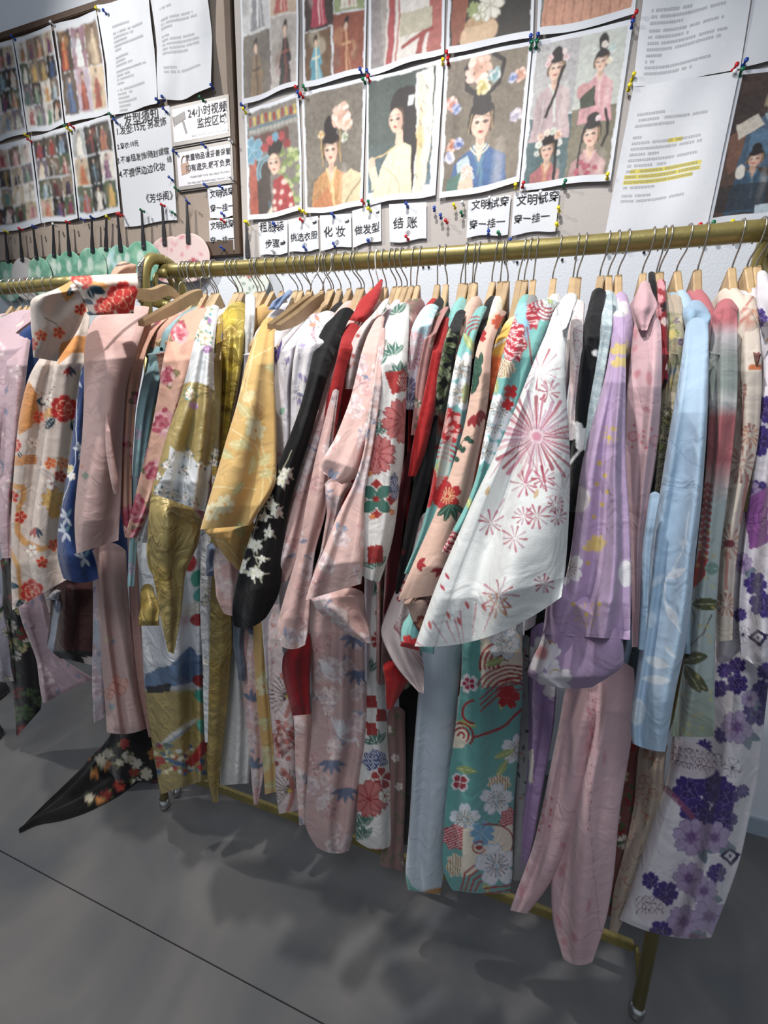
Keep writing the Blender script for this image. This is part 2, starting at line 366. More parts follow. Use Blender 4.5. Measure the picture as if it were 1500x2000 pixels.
# ---------------------------------------------------------------- the setting
tag(box('wall_back', (-5, 3.2, 0, .1, -.05, 3.1), WALL), kind='structure')
tag(box('ceiling', (-5, 3.2, -4.5, .1, 3.1, 3.2), mat('ceiling_paint', 'dfe3e8', rough=.95)), kind='structure')
tag(box('wall_left', (-5.1, -5, -4.5, .1, -.05, 3.2), WALL), kind='structure')
tag(box('wall_right', (3.2, 3.3, -4.5, .1, -.05, 3.2), WALL), kind='structure')
def floor_material():
    m = bpy.data.materials.new('grey_marble_tile'); m.use_nodes = True; nt = m.node_tree; N = nt.nodes; L = nt.links
    b = N['Principled BSDF']; tc = N.new('ShaderNodeTexCoord'); b.inputs['Roughness'].default_value = .38; b.inputs['Specular IOR Level'].default_value = .35
    n1 = N.new('ShaderNodeTexNoise'); n1.inputs['Scale'].default_value = 2.2; n1.inputs['Detail'].default_value = 6; n1.inputs['Distortion'].default_value = 1.5
    r1 = N.new('ShaderNodeValToRGB'); r1.color_ramp.elements[0].position = .3; r1.color_ramp.elements[1].position = .75
    r1.color_ramp.elements[0].color = (*hx('55585c'), 1); r1.color_ramp.elements[1].color = (*hx('716f6e'), 1)
    n2 = N.new('ShaderNodeTexNoise'); n2.inputs['Scale'].default_value = 1.3; n2.inputs['Detail'].default_value = 2; n2.inputs['Distortion'].default_value = .8
    r2 = N.new('ShaderNodeValToRGB'); e = r2.color_ramp.elements; e[0].position = .46; e[0].color = (0, 0, 0, 1); e[1].position = .5; e[1].color = (1, 1, 1, 1)
    q = r2.color_ramp.elements.new(.54); q.color = (0, 0, 0, 1)
    ml = N.new('ShaderNodeMath'); ml.operation = 'MULTIPLY'; ml.inputs[1].default_value = .10
    mx = N.new('ShaderNodeMix'); mx.data_type = 'RGBA'; mx.inputs[7].default_value = (*hx('99938a'), 1)
    L.new(tc.outputs['Object'], n1.inputs['Vector']); L.new(tc.outputs['Object'], n2.inputs['Vector']); L.new(n1.outputs[0], r1.inputs[0]); L.new(n2.outputs[0], r2.inputs[0])
    L.new(r2.outputs[0], ml.inputs[0]); L.new(ml.outputs[0], mx.inputs[0]); L.new(r1.outputs[0], mx.inputs[6]); L.new(mx.outputs[2], b.inputs['Base Color'])
    return m
FLOOR = floor_material()
fl = tag(box('floor', (-5, 3.2, -4.5, .1, -.08, -.012), mat('grout', '2b2d30', rough=.9)), kind='structure')
YJ = float(unz(300, 1822)[1]); ys = [-4.5, YJ-2.4, YJ-1.2, YJ, YJ+1.2]; ys[-1] = min(ys[-1], 0.); xs = [-5, -3.4, -2.2, .95, 2.15, 3.2]
for a, b_ in zip(ys[:-1], ys[1:]):
    for c, d_ in zip(xs[:-1], xs[1:]):
        box('floor_tile', (c+.0012, d_-.0012, a+.0012, b_-.0012, -.02, 0), FLOOR, fl, bev=.0008)
if ys[-1] < -.01: box('floor_tile', (-5, 3.2, ys[-1]+.001, 0, -.02, 0), FLOOR, fl)
tag(box('baseboard_back', (-5, 3.2, -.010, 0, 0, .06), mat('skirting_tile', '9aa7b4', rough=.5)), kind='structure')

# ---------------------------------------------------------------- notice boards
def wp(u, v, y=0.): return unp(u, v, y)
BY = -.018
pr = wp(473, 480, BY); ptl = wp(0, 66, BY); xr = float(pr[0])-.005; zt = float((wp(187, 4, BY)[2]+ptl[2])/2); zb = float(wp(440, 500, BY)[2])
lb = empty('notice_board', (-1.9, 0, zb), 'beige felt notice board in a dark brown wooden frame, left end of the wall', 'notice board')
box('felt_panel', (-3.2, xr-.02, -.014, -.002, zb+.02, zt-.02), FELTL, lb)
box('frame_rail', (xr-.026, xr, -.024, -.001, zb, zt), FRAME, lb, .002)
box('frame_rail', (-3.2, xr-.026, -.024, -.001, zt-.022, zt), FRAME, lb, .002)
box('frame_rail', (-3.2, xr-.026, -.024, -.001, zb, zb+.05), FRAME, lb, .002)
zb2 = float(wp(900, 497, BY)[2]); x2 = xr+.004
rb = empty('notice_board', (0, 0, zb2), 'wide light grey felt notice board above the long gold rail, without a frame', 'notice board')
box('felt_panel', (x2, 1.35, -.014, -.001, zb2, 3.02), FELTR, rb, .003)
rg0 = random.Random(4)
for (u, v), lab in (((552, 533), 'leftmost of two by the white floral fan'), ((570, 530), 'second of two by the white floral fan'), ((826, 521), 'left one of the close pair under card four'), ((837, 521), 'right one of the close pair under card four'),
    ((986, 511), 'under the left wide card'), ((1010, 512), 'under the right wide card'), ((1098, 507), 'between the right wide card and the highlighted page'), ((1124, 503), 'just left of the highlighted page'), ((1258, 492), 'below the highlighted page')):
    p = wp(u, v, -.004); V_, F_ = tube_vf([(p[0], .0, p[2]), (p[0], -.006, p[2])], .0035, 8)
    tag(link('wall_screw', mesh(V_, F_), None, BLACKP), 'black screw head under the rail, '+lab, 'screw', 'screws under the grey board')

# ---------------------------------------------------------------- garment rails
def rail(label, xl, xr_, zrod, foot_l, foot_r, lean=.05, front=True):
    o = empty('garment_rack', ((xl+xr_)/2, ROD_Y, 0), label, 'clothes rack')
    pts = [(xl+(xr_-xl)*k/24, ROD_Y, zrod-.006*(1-((k-12)/12)**2)) for k in range(25)]
    tube('hanging_rail', pts, .0150, GOLD, o, 14)
    for sgn, xx, ft in ((-1, xl, foot_l), (1, xr_, foot_r)):
        if ft is None: continue
        top = zrod+.002
        for side in (-1, 1):
            yf = ROD_Y+side*.055
            arch = smooth_path([(xx, yf, top-.14), (xx, yf, top-.03), (xx, ROD_Y+side*.035, top+.012), (xx, ROD_Y, top+.022)], 5)
            tube('arch_tube', arch, .012, GOLD, o, 10)
            tube('post', [(xx, yf, top-.14), (xx+(ft[0]-xx)*.5, yf-(yf-ROD_Y)*.1, .8), (ft[0], ROD_Y+.27 if side > 0 and sgn > 0 else (ROD_Y+.02 if side > 0 else ft[1]), .035)], .0125, GOLD, o, 12)
            fy = ROD_Y+.27 if side > 0 and sgn > 0 else (ROD_Y+.02 if side > 0 else ft[1])
            tube('foot_cap', [(ft[0], fy, .04), (ft[0], fy, .015), (ft[0], fy, 0)], [.0145, .016, .011], CHROME, o, 12)
        box('end_plate', (xx-.004, xx+.004, ROD_Y-.075, ROD_Y+.075, top-.085, top-.062), GOLD, o, .002)
        tube('scroll_ring', [(xx, ROD_Y+.026*math.cos(a), top-.032+.026*math.sin(a)) for a in np.linspace(0, 2*math.pi, 17)], .006, GOLD, o, 8)
        for dz in (.0, -.068):
            V_, F_ = tube_vf([(xx+.002, ROD_Y-.012, top-.01+dz), (xx+.02, ROD_Y-.012, top-.01+dz), (xx+.024, ROD_Y-.012, top-.01+dz)], [.010, .010, .004], 10)
            link('dome_nut', mesh(V_, F_), o, GOLD)
    bl = foot_l[0] if foot_l else xl-.1; br_ = foot_r[0] if foot_r else xr_
    if foot_l: box('bottom_bar', (bl+.01, br_-.015, ROD_Y-.007, ROD_Y+.007, .118, .142), GOLD, o, .002)
    for ft, s_ in ((foot_l, 1), (foot_r, -1)):
        if ft is None: continue
        pts = smooth_path([(ft[0]-s_*-.008, ROD_Y, .13), (ft[0]+s_*.0, ROD_Y-.02, .085), (ft[0], ft[1]+.004, .055)], 5)
        tube('brace_strip', pts, .006, GOLD, o, 6)
    return o
XL, XR = float(unp(318, 524, ROD_Y)[0]), float(unp(1497, 455, ROD_Y)[0])+.02
rail('long gold metal clothes rack carrying the main row of kimono', XL, XR, ROD_Z+.004, (float(unz(338, 1562)[0]), ROD_Y-.03), (float(unz(1240, 1984)[0]), -.636))
rail('short gold metal clothes rack at the left edge behind the orange floral kimono', -2.2, -1.14, 1.593, None, None)

# ---------------------------------------------------------------- hangers
def hanger_bar_mesh(half=.125, drop=.10, th=.011):
    n = 18; prof = []
    for i in range(n+1):
        yy = half*(2*i/n-1); a = abs(yy)/half
        top = -.012-drop*a**1.25 + .022*math.exp(-(yy/.016)**2); bot = -.045-drop*a**1.3*.97+.006*a
        prof.append((yy, top, bot))
    V = []; Fc = []
    for (yy, tp, bt) in prof:
        V += [(-th/2, yy, tp-.002), (-th/2+.002, yy, tp), (th/2-.002, yy, tp), (th/2, yy, tp-.002), (th/2, yy, bt), (-th/2, yy, bt)]
    for i in range(n):
        for k in range(6): Fc.append((i*6+k, i*6+(k+1) % 6, (i+1)*6+(k+1) % 6, (i+1)*6+k))
    Fc += [(5, 4, 3, 2, 1, 0), tuple(n*6+k for k in range(6))]
    return mesh(V, Fc, smooth=False)
def hook_mesh(bend):
    r = .0172; pts = [(0, .019, -.012)]
    pts += [(0, r*math.cos(a), r*math.sin(a)) for a in np.linspace(-.35, math.pi+.25, 12)]
    pts += [(bend*.3, -.014, -.022), (bend*.8, -.006, -.034), (bend, 0, -.046), (bend*.7, 0, -.068)]
    V, Fc = tube_vf(smooth_path(pts, 3), .0013, 6); return mesh(V, Fc)
BARM = [hanger_bar_mesh(), hanger_bar_mesh(.13, .105, .012)]
for i_, me_ in enumerate(BARM): me_.materials.append((WOOD, WOOD2)[i_])
HOOKM = [hook_mesh(b) for b in (-.006, 0, .007, .012, .018)]
for me_ in HOOKM: me_.materials.append(STEEL)
HOOKW = hook_mesh(.004); HOOKW.materials.append(WHITEP)
LONG = [358, 366, 372, 388, 402, 407, 418, 448, 458, 466, 496, 503, 507, 526, 542, 566, 580, 592, 602, 622, 637, 642, 656, 676, 691, 697, 724, 738, 750, 766, 776, 787, 811, 823, 858, 870, 910, 913, 927, 937, 972, 982, 989, 1024, 1036, 1047, 1092, 1125, 1140, 1185, 1201, 1220, 1268, 1288, 1301, 1335, 1368, 1435, 1473, 1491]
LEFT = [4, 20, 30, 42, 57, 68, 87, 104]
HG = []
def hanger(u, z, lab, grp, rg, yaw=None):
    x = float(unp(u, 500, ROD_Y)[0]); zz = z if z else rodz(x)+.004
    o = empty('wooden_hanger', (x, ROD_Y, zz), lab, 'hanger', grp)
    wh = u == 738; b = 3 if u < 700 else (2 if u < 800 else (1 if u < 1000 else 0)); b = min(4, max(0, b+rg.choice((-1, 0, 0, 1))))
    hk = bpy.data.objects.new('hook', HOOKW if wh else HOOKM[b]); COL.objects.link(hk); hk.parent = o
    if wh: hk['label'] = 'thick white plastic coated hook'
    br = bpy.data.objects.new('hanger_bar', BARM[rg.random() < .5]); COL.objects.link(br); br.parent = o; br.location = (HOOKX[b]*.7, 0, -.058)
    o.rotation_euler = (0, 0, rg.uniform(-.10, .10) if yaw is None else yaw)
    return o
HOOKX = (-.006, 0, .007, .012, .018)
def finish_hangers():
    rg = random.Random(8)
    def place(us, z, railname):
        for k, u in enumerate(us):
            g = min(GARMENTS, key=lambda q: abs(q[0]-u)); near = [q for q in us if min(GARMENTS, key=lambda w_: abs(w_[0]-q))[0] == g[0]]
            j = near.index(u); n = len(near)
            pos = '' if n == 1 else ('leftmost of %d hangers at ' % n, 'second of %d hangers from the left at ' % n, 'third of %d hangers from the left at ' % n, 'fourth of %d hangers from the left at ' % n, 'fifth of %d hangers from the left at ' % n)[min(j, 4)]
            hanger(u, z, ('wooden hanger, ' + (pos or 'at ') + 'the ' + g[1])[:110], 'wooden hangers on the '+railname, rg)
    place(LONG, None, 'long gold rail'); place(LEFT, 1.593, 'short gold rail')
def loose_hanger(px, dy, label, w=.0045):
    """a hanger arm turned toward the room: polyline of pixels (u,v) and depth in front of the rail"""
    P = [unp(u, v, ROD_Y-dy_) for (u, v), dy_ in zip(px, dy)]; P = smooth_path(P, 5)
    o = empty('wooden_hanger', P[-1], label, 'hanger')
    V = []; n = len(P); Fc = []
    for i, p in enumerate(P):
        a = i/(n-1); h = .0045+.007*math.sin(a*math.pi*.9)
        for dx, dz in ((-w, -h), (w, -h), (w, h), (-w, h)): V.append((p[0]+dx*.4, p[1]+dx, p[2]+dz))
    for i in range(n-1):
        for k in range(4): Fc.append((i*4+k, i*4+(k+1) % 4, (i+1)*4+(k+1) % 4, (i+1)*4+k))
    Fc += [(3, 2, 1, 0), tuple((n-1)*4+k for k in range(4))]
    link('hanger_bar', mesh(V, Fc, smooth=False), o, WOOD2)
    e = P[-1]; tube('hook', smooth_path([e+np.array([0, 0, .01]), e+np.array([.004, 0, .03]), np.array([e[0]+.008, ROD_Y-.02, ROD_Z-.02]), np.array([e[0]+.008, ROD_Y-.018, ROD_Z+.005]), np.array([e[0]+.008, ROD_Y, ROD_Z+.020]), np.array([e[0]+.008, ROD_Y+.018, ROD_Z])], 4), .0013, STEEL, o, 6)
loose_hanger([(182, 543), (230, 560), (290, 577), (325, 566), (350, 583)], (.26, .2, .13, .07, .04), 'bare beige wooden hanger arm pointing left above the plain pink kimono')
loose_hanger([(275, 632), (330, 606), (372, 582), (392, 572)], (.2, .14, .08, .04), 'beige wooden hanger arm resting over the peach peony kimono')
loose_hanger([(527, 638), (560, 620), (592, 596), (606, 582)], (.19, .14, .08, .04), 'pale wooden hanger arm over the shoulder of the yellow kimono, upper one')
loose_hanger([(543, 640), (578, 622), (612, 594), (630, 578)], (.205, .15, .09, .04), 'pale wooden hanger arm over the shoulder of the yellow kimono, lower one')
# ---------------------------------------------------------------- paper, prints and writing on the boards
def blur(A, k=1):
    for _ in range(k):
        B = A.copy(); B[1:-1] = (A[:-2]+2*A[1:-1]+A[2:])/4; A = B; B = A.copy(); B[:, 1:-1] = (A[:, :-2]+2*A[:, 1:-1]+A[:, 2:])/4; A = B
    return A
def grain(p, rg, g):
    if g > .03: p.C = blur(p.C, 1)
    n = rg.normal(size=p.C.shape[:2]); n1 = blur(n, 1); n2 = blur(rg.normal(size=n.shape), 6); n2 /= n2.std()+1e-9
    ink = np.clip(1.25-p.C.mean(-1)*1.2, .15, 1); p.C = np.clip(p.C*(1+g*(n1*.9+n2*.8)*ink)[..., None], 0, 1); p.mute(.18)
def sheet(name, label, cat, c, paint=None, W=100, y=-.0215, res=1.45, base='d0d4dc', curl=.004, group=None, m=None, seed=0, bulge=0., warp=.55, gr=.10):
    if name == 'printed_notice': warp, gr = .0, .02
    """corners c = TL, TR, BR, BL in pixels; the print is painted in sheet units W wide"""
    Q = [unp(u, v, y) for u, v in c]; w = np.linalg.norm(Q[1]-Q[0]); h = np.linalg.norm(Q[3]-Q[0]); Hh = W*h/w
    nx = int(max(8, np.hypot(c[1][0]-c[0][0], c[1][1]-c[0][1])/res)) if paint else 14; ny = int(nx*h/w) if paint else 20
    a, b = np.meshgrid(np.linspace(0, 1, nx), np.linspace(0, 1, ny)); rg = np.random.RandomState(seed+5)
    P3 = (Q[0]*((1-a)*(1-b))[..., None]+Q[1]*(a*(1-b))[..., None]+Q[2]*(a*b)[..., None]+Q[3]*((1-a)*b)[..., None])
    dy = curl*(.6*np.sin(a*5+rg.uniform(0, 6)+2*b)*np.sin(b*4+rg.uniform(0, 6))+.5*np.sin(a*11+b*3+rg.uniform(0, 6))*.4+.9*(2*a-1)**2*np.abs(2*b-1)+.7)
    P3[..., 1] -= np.maximum(dy, 0)+bulge*np.sin(a*math.pi)
    P3[..., 2] -= bulge*0+.003*np.sin(a*6.3+rg.uniform(0, 6))*b
    n = nx*ny; i = np.arange(ny-1)[:, None]; j = np.arange(nx-1)[None]
    fc = np.stack([i*nx+j, (i+1)*nx+j, (i+1)*nx+j+1, i*nx+j+1], -1).reshape(-1, 4)
    if paint:
        p = Pt(a*W, b*Hh, base, W/nx*1.4, warp, 1.5); p.W, p.H = W, Hh; paint(p); grain(p, rg, gr)
    if paint:
        if name != 'printed_notice':
            mk = (a*W < 3.2)|(a*W > 96.8)|(b*Hh < 4)|(b*Hh > Hh-7); p.C[mk] = hx('ced2da')
        me = mesh(P3.reshape(-1, 3), fc, p.C.reshape(-1, 3))
    else: me = mesh(P3.reshape(-1, 3), fc)
    cen = P3.reshape(-1, 3).mean(0); o = empty(name, cen, label, cat, group)
    link('printed_sheet' if paint else 'paper_sheet', me, o, m or (PAPER if paint else DOC))
    return o, Q
LCH = {}
def lettering(s_, px, size, parent, m=INK, y=-.0275, ang=0., bold=.0, name='lettering', sx=1., jit=0., align='LEFT', wpx=0, hs_=1.):
    if size > 1: wpx, size = size, .035
    """writing lying just in front of its sheet; px = pixel of its lower left corner, size = height of a character in metres"""
    cu = bpy.data.curves.new('t', 'FONT'); cu.body = s_; cu.size = size; cu.offset = bold*size; cu.resolution_u = 2; cu.align_x = align
    ob = bpy.data.objects.new('t', cu); COL.objects.link(ob); dg = bpy.context.evaluated_depsgraph_get()
    me = bpy.data.meshes.new_from_object(ob.evaluated_get(dg)); bpy.data.objects.remove(ob); bpy.data.curves.remove(cu)
    n = len(me.vertices); co = np.zeros(n*3, np.float32); me.vertices.foreach_get('co', co); co = co.reshape(-1, 3)
    k = math.radians(ang); q = unp(px[0], px[1], y); x_, z_ = co[:, 0]*sx, co[:, 1].copy()
    if jit: z_ = z_+jit*size*np.sin(x_/size*2.3); x_ = x_+jit*size*.7*np.sin(z_/size*9+x_/size*4)
    co2 = np.zeros_like(co); co2[:, 0] = q[0]+x_*math.cos(k)-z_*math.sin(k); co2[:, 2] = q[2]+x_*math.sin(k)+z_*math.cos(k); co2[:, 1] = y
    if wpx:
        a_, b_ = co2[:, 0].min(), co2[:, 0].max(); sc = (unp(px[0]+wpx*math.cos(k), px[1]-wpx*.12, y)[0]-q[0])/(b_-a_)
        co2[:, 0] = q[0]+(co2[:, 0]-a_)*sc; co2[:, 2] = q[2]+(co2[:, 2]-q[2])*sc*hs_
    me.vertices.foreach_set('co', co2.ravel()); me.update()
    me.materials.clear(); return link(name, me, parent, m)
SKIN, LIP, HAIR = 'd8b49c', 'a8343c', '241d1f'
def face(p, x, y, s, skin=SKIN, turn=0, lips=LIP, hair=HAIR):
    p.ell(x, y, 9.2*s, 12.5*s, skin, turn*.6); p.ell(x, y+6*s, 6.6*s, 7.5*s, skin, 0); p.ell(x+7*s, y+1*s, 3.4*s, 11*s, 'a87c68', soft=4*s, a=.45); p.ell(x-2*s, y-4*s, 4*s, 6*s, 'efd6c4', soft=4*s, a=.5)
    for d in (-1, 1):
        ex = x+d*4.1*s+turn*.12*s
        p.line([(ex-2.6*s, y-1.6*s), (ex, y-2.5*s), (ex+2.6*s, y-1.5*s)], .9*s, '3a2a2a'); p.ell(ex, y-.9*s, 2*s, 1.1*s, '2c2224')
        p.line([(ex-3*s, y-5.2*s), (ex, y-6.2*s), (ex+3*s, y-5.2*s)], .7*s, '5a4038'); p.ell(ex+d*1.3*s, y+3*s, 3*s, 2.2*s, 'd99a90', a=.35, soft=2*s)
    p.line([(x+turn*.1*s, y-1*s), (x+turn*.16*s, y+3.4*s)], .7*s, 'b88a78'); p.ell(x+turn*.1*s, y+7*s, 2.5*s, 1.3*s, lips)
def lady(p, x, y, s, robe, robe2, hair=HAIR, turn=0, fl=(), under='e8e2da', skin=SKIN, updo=1, sh=1., lips=LIP):
    p.ell(x, y-7*s, 12.5*s, 13*s, hair); p.ell(x, y-19*s*updo, 9*s, 9*s*updo, hair)
    if updo: p.ell(x-9*s, y-1*s, 4*s, 9*s, hair); p.ell(x+9*s, y-1*s, 4*s, 9*s, hair)
    p.poly([(x-4*s, y+8*s), (x+4*s, y+8*s), (x+5*s, y+24*s), (x-5*s, y+24*s)], skin)
    p.poly([(x-6*s, y+19*s), (x+6*s, y+19*s), (x+26*s*sh, y+32*s), (x+34*s*sh, y+95*s), (x-34*s*sh, y+95*s), (x-26*s*sh, y+32*s)], robe)
    p.poly([(x-6*s, y+19*s), (x+6*s, y+19*s), (x+2*s, y+38*s)], skin)
    p.line([(x-7*s, y+19*s), (x+3*s, y+42*s), (x+6*s, y+70*s)], 3*s, robe2); p.line([(x+7*s, y+19*s), (x-1*s, y+44*s)], 3*s, robe2)
    p.ell(x-18*s*sh, y+62*s, 9*s, 30*s, '2a2420', soft=10*s, a=.28); p.ell(x+20*s*sh, y+50*s, 5*s, 28*s, 'f0e8dc', soft=6*s, a=.25); p.ell(x+2*s, y+16*s, 5*s, 5*s, '8a6050', soft=4*s, a=.4)
    for k in (-1, 1): p.line([(x+k*15*s, y+34*s), (x+k*12*s, y+60*s), (x+k*18*s, y+90*s)], 1*s, robe2, .6)
    face(p, x, y, s, skin, turn, lips); p.ell(x, y-11.5*s, 9.5*s, 4.6*s, hair)
    for dx, dy, r, c in fl: bloom(p, x+dx*s, y+dy*s, r*s*.8, c)
    for k in (-1, 1): p.line([(x+k*10*s, y-8*s), (x+k*12*s, y+6*s)], .8*s, 'c9a860', .7)
def figure(p, x0, y0, x1, y1, bg, robe, robe2='e0d8cc', hair=HAIR, kind=0):
    p.rect(x0, y0, x1, y1, bg); w, h = x1-x0, y1-y0; cx = x0+w*(.42+.14*((kind*7) % 3)/2); sh = h*.012
    for k in range(5): p.ell(x0+w*rgp(kind+k, .1, .9), y0+h*rgp(kind*3+k, .1, .9), w*.22, h*.14, robe2 if k % 2 else '6e6556', a=.35, soft=4)
    p.poly([(cx-w*.10, y0+h*.27), (cx+w*.10, y0+h*.27), (cx+w*.17, y0+h*.6), (cx+w*.28, y1-h*.04), (cx-w*.28, y1-h*.04), (cx-w*.17, y0+h*.6)], robe)
    p.poly([(cx-w*.10, y0+h*.3), (cx-w*.24, y0+h*.62), (cx-w*.12, y0+h*.6)], robe); p.poly([(cx+w*.10, y0+h*.3), (cx+w*.26, y0+h*.55), (cx+w*.12, y0+h*.58)], robe)
    p.line([(cx, y0+h*.27), (cx+w*.02, y1-h*.08)], w*.045, robe2); p.line([(cx-w*.12, y0+h*.44), (cx+w*.12, y0+h*.43)], h*.03, robe2)
    p.line([(cx+w*.06, y0+h*.5), (cx+w*.16, y1-h*.06)], w*.03, robe2, .6); p.line([(cx-w*.06, y0+h*.5), (cx-w*.15, y1-h*.06)], w*.02, '2c2624', .4)
    p.ell(cx, y0+h*.155, w*.085, h*.08, hair); p.ell(cx, y0+h*.19, w*.06, h*.062, SKIN); p.ell(cx+w*.02, y0+h*.09, w*.06, h*.04, hair)
def collage(cols, rows, seed, x0=3, y0=6, x1=97, marg=8, split=None):
    def f(p):
        rg = random.Random(seed); bgs = ('3a342f', '5d5348', '2b2a2c', '8a7a66', '6b5a4a', '9aa0a0', '4c5a44', 'b7a58c', '20201f', 'cfc9c0', '756a78')
        rb = ('a8443a', 'c9c4bc', '34507c', '7d9cae', '5b3f6e', 'c8a050', 'ddd6cc', '8c2a30', '2c2c30', 'c98a92', '4f7a62', 'b06a3a')
        y1 = p.H-marg; ch = (y1-y0)/rows; cw = (x1-x0)/cols
        for r in range(rows):
            for c in range(cols):
                k = rg.randrange(999); figure(p, x0+c*cw+.4, y0+r*ch+.5, x0+(c+1)*cw-.4, y0+(r+1)*ch-.5, rg.choice(bgs), rg.choice(rb), rg.choice(rb), kind=k)
    return f
def textlines(groups, x0=12, x1=90, col='5c5e68', step=5.2, hl=None, seed=1):
    """rows of unreadably small print: (first y, list of line lengths)"""
    def f(p):
        rg = random.Random(seed); i = 0
        p.blot(5, 'd4d8e0', 10, 30, seed, .5, 16)
        for y, ls in groups:
            for k, L in enumerate(ls):
                yy = y+k*step
                if hl and i in hl:
                    for a, b in hl[i]: p.rect(a, yy-2.2, b, yy+2.2, 'd5c62c')
                x = x0
                while x < x0+L*(x1-x0):
                    w = 1.7; 
                    if rg.random() > .06: p.line([(x, yy-.9+rg.uniform(-.3, .3)), (x+w, yy-.9+rg.uniform(-.2, .3))], .5, col, .75); p.line([(x, yy+.5+rg.uniform(-.3, .3)), (x+w, yy+.6)], .55, col, .75); p.line([(x+rg.uniform(.3, 1.3), yy-1.3), (x+rg.uniform(.3, 1.3), yy+1.3)], .45, col, .7)
                    x += 2.3
                i += 1
    return f
# left board
sheet('photo_sheet', 'sheet of small costume photos at the far left edge, upper row', 'poster', [(-50, 100), (27, 79), (56, 262), (-30, 284)], collage(4, 4, 3), seed=1)
sheet('photo_sheet', 'sheet of sixteen small costume photos on dark backgrounds, upper row of the left board', 'poster', [(29, 77), (104, 52), (129, 246), (58, 262)], collage(4, 4, 14), seed=2)
def s3(p):
    figure(p, 3, 12, 34, 70, '4a3328', 'a8412e', 'd89a3c', kind=3); figure(p, 35, 12, 66, 70, '8f6a78', 'dcdcda', '9fb8c4', kind=1); figure(p, 67, 12, 97, 70, '7a6048', 'b59a78', 'd2c2a8', kind=5)
    figure(p, 3, 71, 34, 134, '5a4a3c', '3a5078', '6a84a8', kind=2); figure(p, 35, 71, 66, 134, 'b0a0b0', '8c3a2c', 'c06a4a', kind=4); figure(p, 67, 71, 97, 134, 'c8b090', 'a84a34', '3a2c2c', kind=6)
sheet('photo_sheet', 'sheet of six costume photos, one figure in white, top of the left board', 'poster', [(108, 50), (191, 23), (215, 222), (131, 243)], s3, seed=3)
sheet('printed_notice', 'white printed page of grey text on the left board, the left one of two', 'paper', [(195, 16), (296, -14), (313, 205), (219, 229)], textlines([(28, [.5]), (36, [.9, .6, .4, .9, .2]), (66, [.4, .3, .5]), (84, [.9, .4, .5, .2]), (108, [.8, .4, .3, .5, .3, .2])], 22, 90, seed=2), res=1.15, curl=.008, seed=4)
sheet('printed_notice', 'white creased printed page of grey text beside the brown frame of the left board', 'paper', [(298, -14), (408, -44), (421, 181), (317, 203)], textlines([(24, [.3]), (38, [.8, .9, .3]), (58, [.2, .8, .9, .9, .6]), (96, [.3, .9])], 14, 88, seed=3), res=1.15, curl=.012, seed=5)
sheet('photo_sheet', 'sheet of small costume photos at the far left edge, lower row', 'poster', [(-30, 292), (62, 269), (82, 438), (-12, 459)], collage(4, 4, 25), seed=6)
sheet('photo_sheet', 'sheet of small photos of dark suits and pale dresses, lower row of the left board', 'poster', [(63, 268), (134, 249), (156, 428), (84, 437)], collage(3, 4, 36), seed=7)
sheet('photo_sheet', 'sheet of eight larger costume photos with blue skirts, lower row of the left board', 'poster', [(136, 248), (217, 226), (239, 416), (158, 429)], collage(3, 3, 49), seed=8)
hn, _ = sheet('handwritten_notice', 'large white sheet handwritten with a black marker, lower row of the left board', 'paper', [(221, 229), (331, 206), (346, 430), (244, 443)], None, curl=.0008, seed=9)
for t_, px_, w_ in (('发型须知', (243, 247), 67), ('1.发型:15元 另发饰', (229, 264), 96), ('2.穿衣:10元', (229, 292), 42), ('3.不单租发饰/随封蝴蝶', (229, 320), 102), ('结', (326, 317), 9), ('4.不提供边边化妆', (233, 347), 90), ('《芳华阁》', (286, 396), 52)):
    lettering(t_, px_, w_, hn, y=-.0238, ang=1, jit=.05, bold=.004)
def signbox(c, label, lines, icon):
    Q = [unp(u, v, -.024) for u, v in c]; x0, x1 = (Q[0][0]+Q[3][0])/2, (Q[1][0]+Q[2][0])/2; z0, z1 = (Q[2][2]+Q[3][2])/2, (Q[0][2]+Q[1][2])/2
    o = empty('notice_sign', ((x0+x1)/2, -.02, z0), label, 'sign')
    box('sign_plate', (x0, x1, -.026, -.0145, z0, z1), mat('grey_sign_border', '8d8683', rough=.4), o, .004)
    box('sign_face', (x0+.014, x1-.013, -.0268, -.0255, z0+.014, z1-.013), mat('white_sign_face', 'dfdde6', rough=.3), o, .0004)
    for t_, px_, s_, b_ in lines: lettering(t_, px_, s_, o, GREYINK, y=-.028, bold=b_)
    cx, cz = x0+(x1-x0)*.19, z0+(z1-z0)*.62; w = (x1-x0)
    if icon == 'camera':
        for nm, b in (('camera_symbol', [(-.11, .04), (.075, .09), (.09, .0), (-.09, -.05)]), ('camera_symbol', [(.02, -.02), (.06, -.02), (.10, -.16), (.07, -.17)]), ('camera_symbol', [(-.135, .05), (-.115, .055), (-.095, -.06), (-.12, -.065)])):
            V_ = [(cx+a*w, -.0278, cz+q*w) for a, q in b]; link(nm, mesh(V_, [(3, 2, 1, 0)], smooth=False), o, mat('grey_symbol', '8f8a8a', rough=.5))
    else:
        V_ = [(cx+a*w, -.0278, cz+q*w) for a, q in [(-.075, .0), (.06, .02), (.075, -.11), (-.065, -.13)]]; link('bag_symbol', mesh(V_, [(3, 2, 1, 0)], smooth=False), o, mat('tan_symbol', 'b58f7c', rough=.5))
        tube('bag_symbol', [(cx+.05*w*math.cos(a)-.005*w, -.0282, cz+.01*w+.085*w*math.sin(a)) for a in np.linspace(0, math.pi, 10)], .0012, mat('tan_symbol', 'b58f7c'), o, 6)
    return o
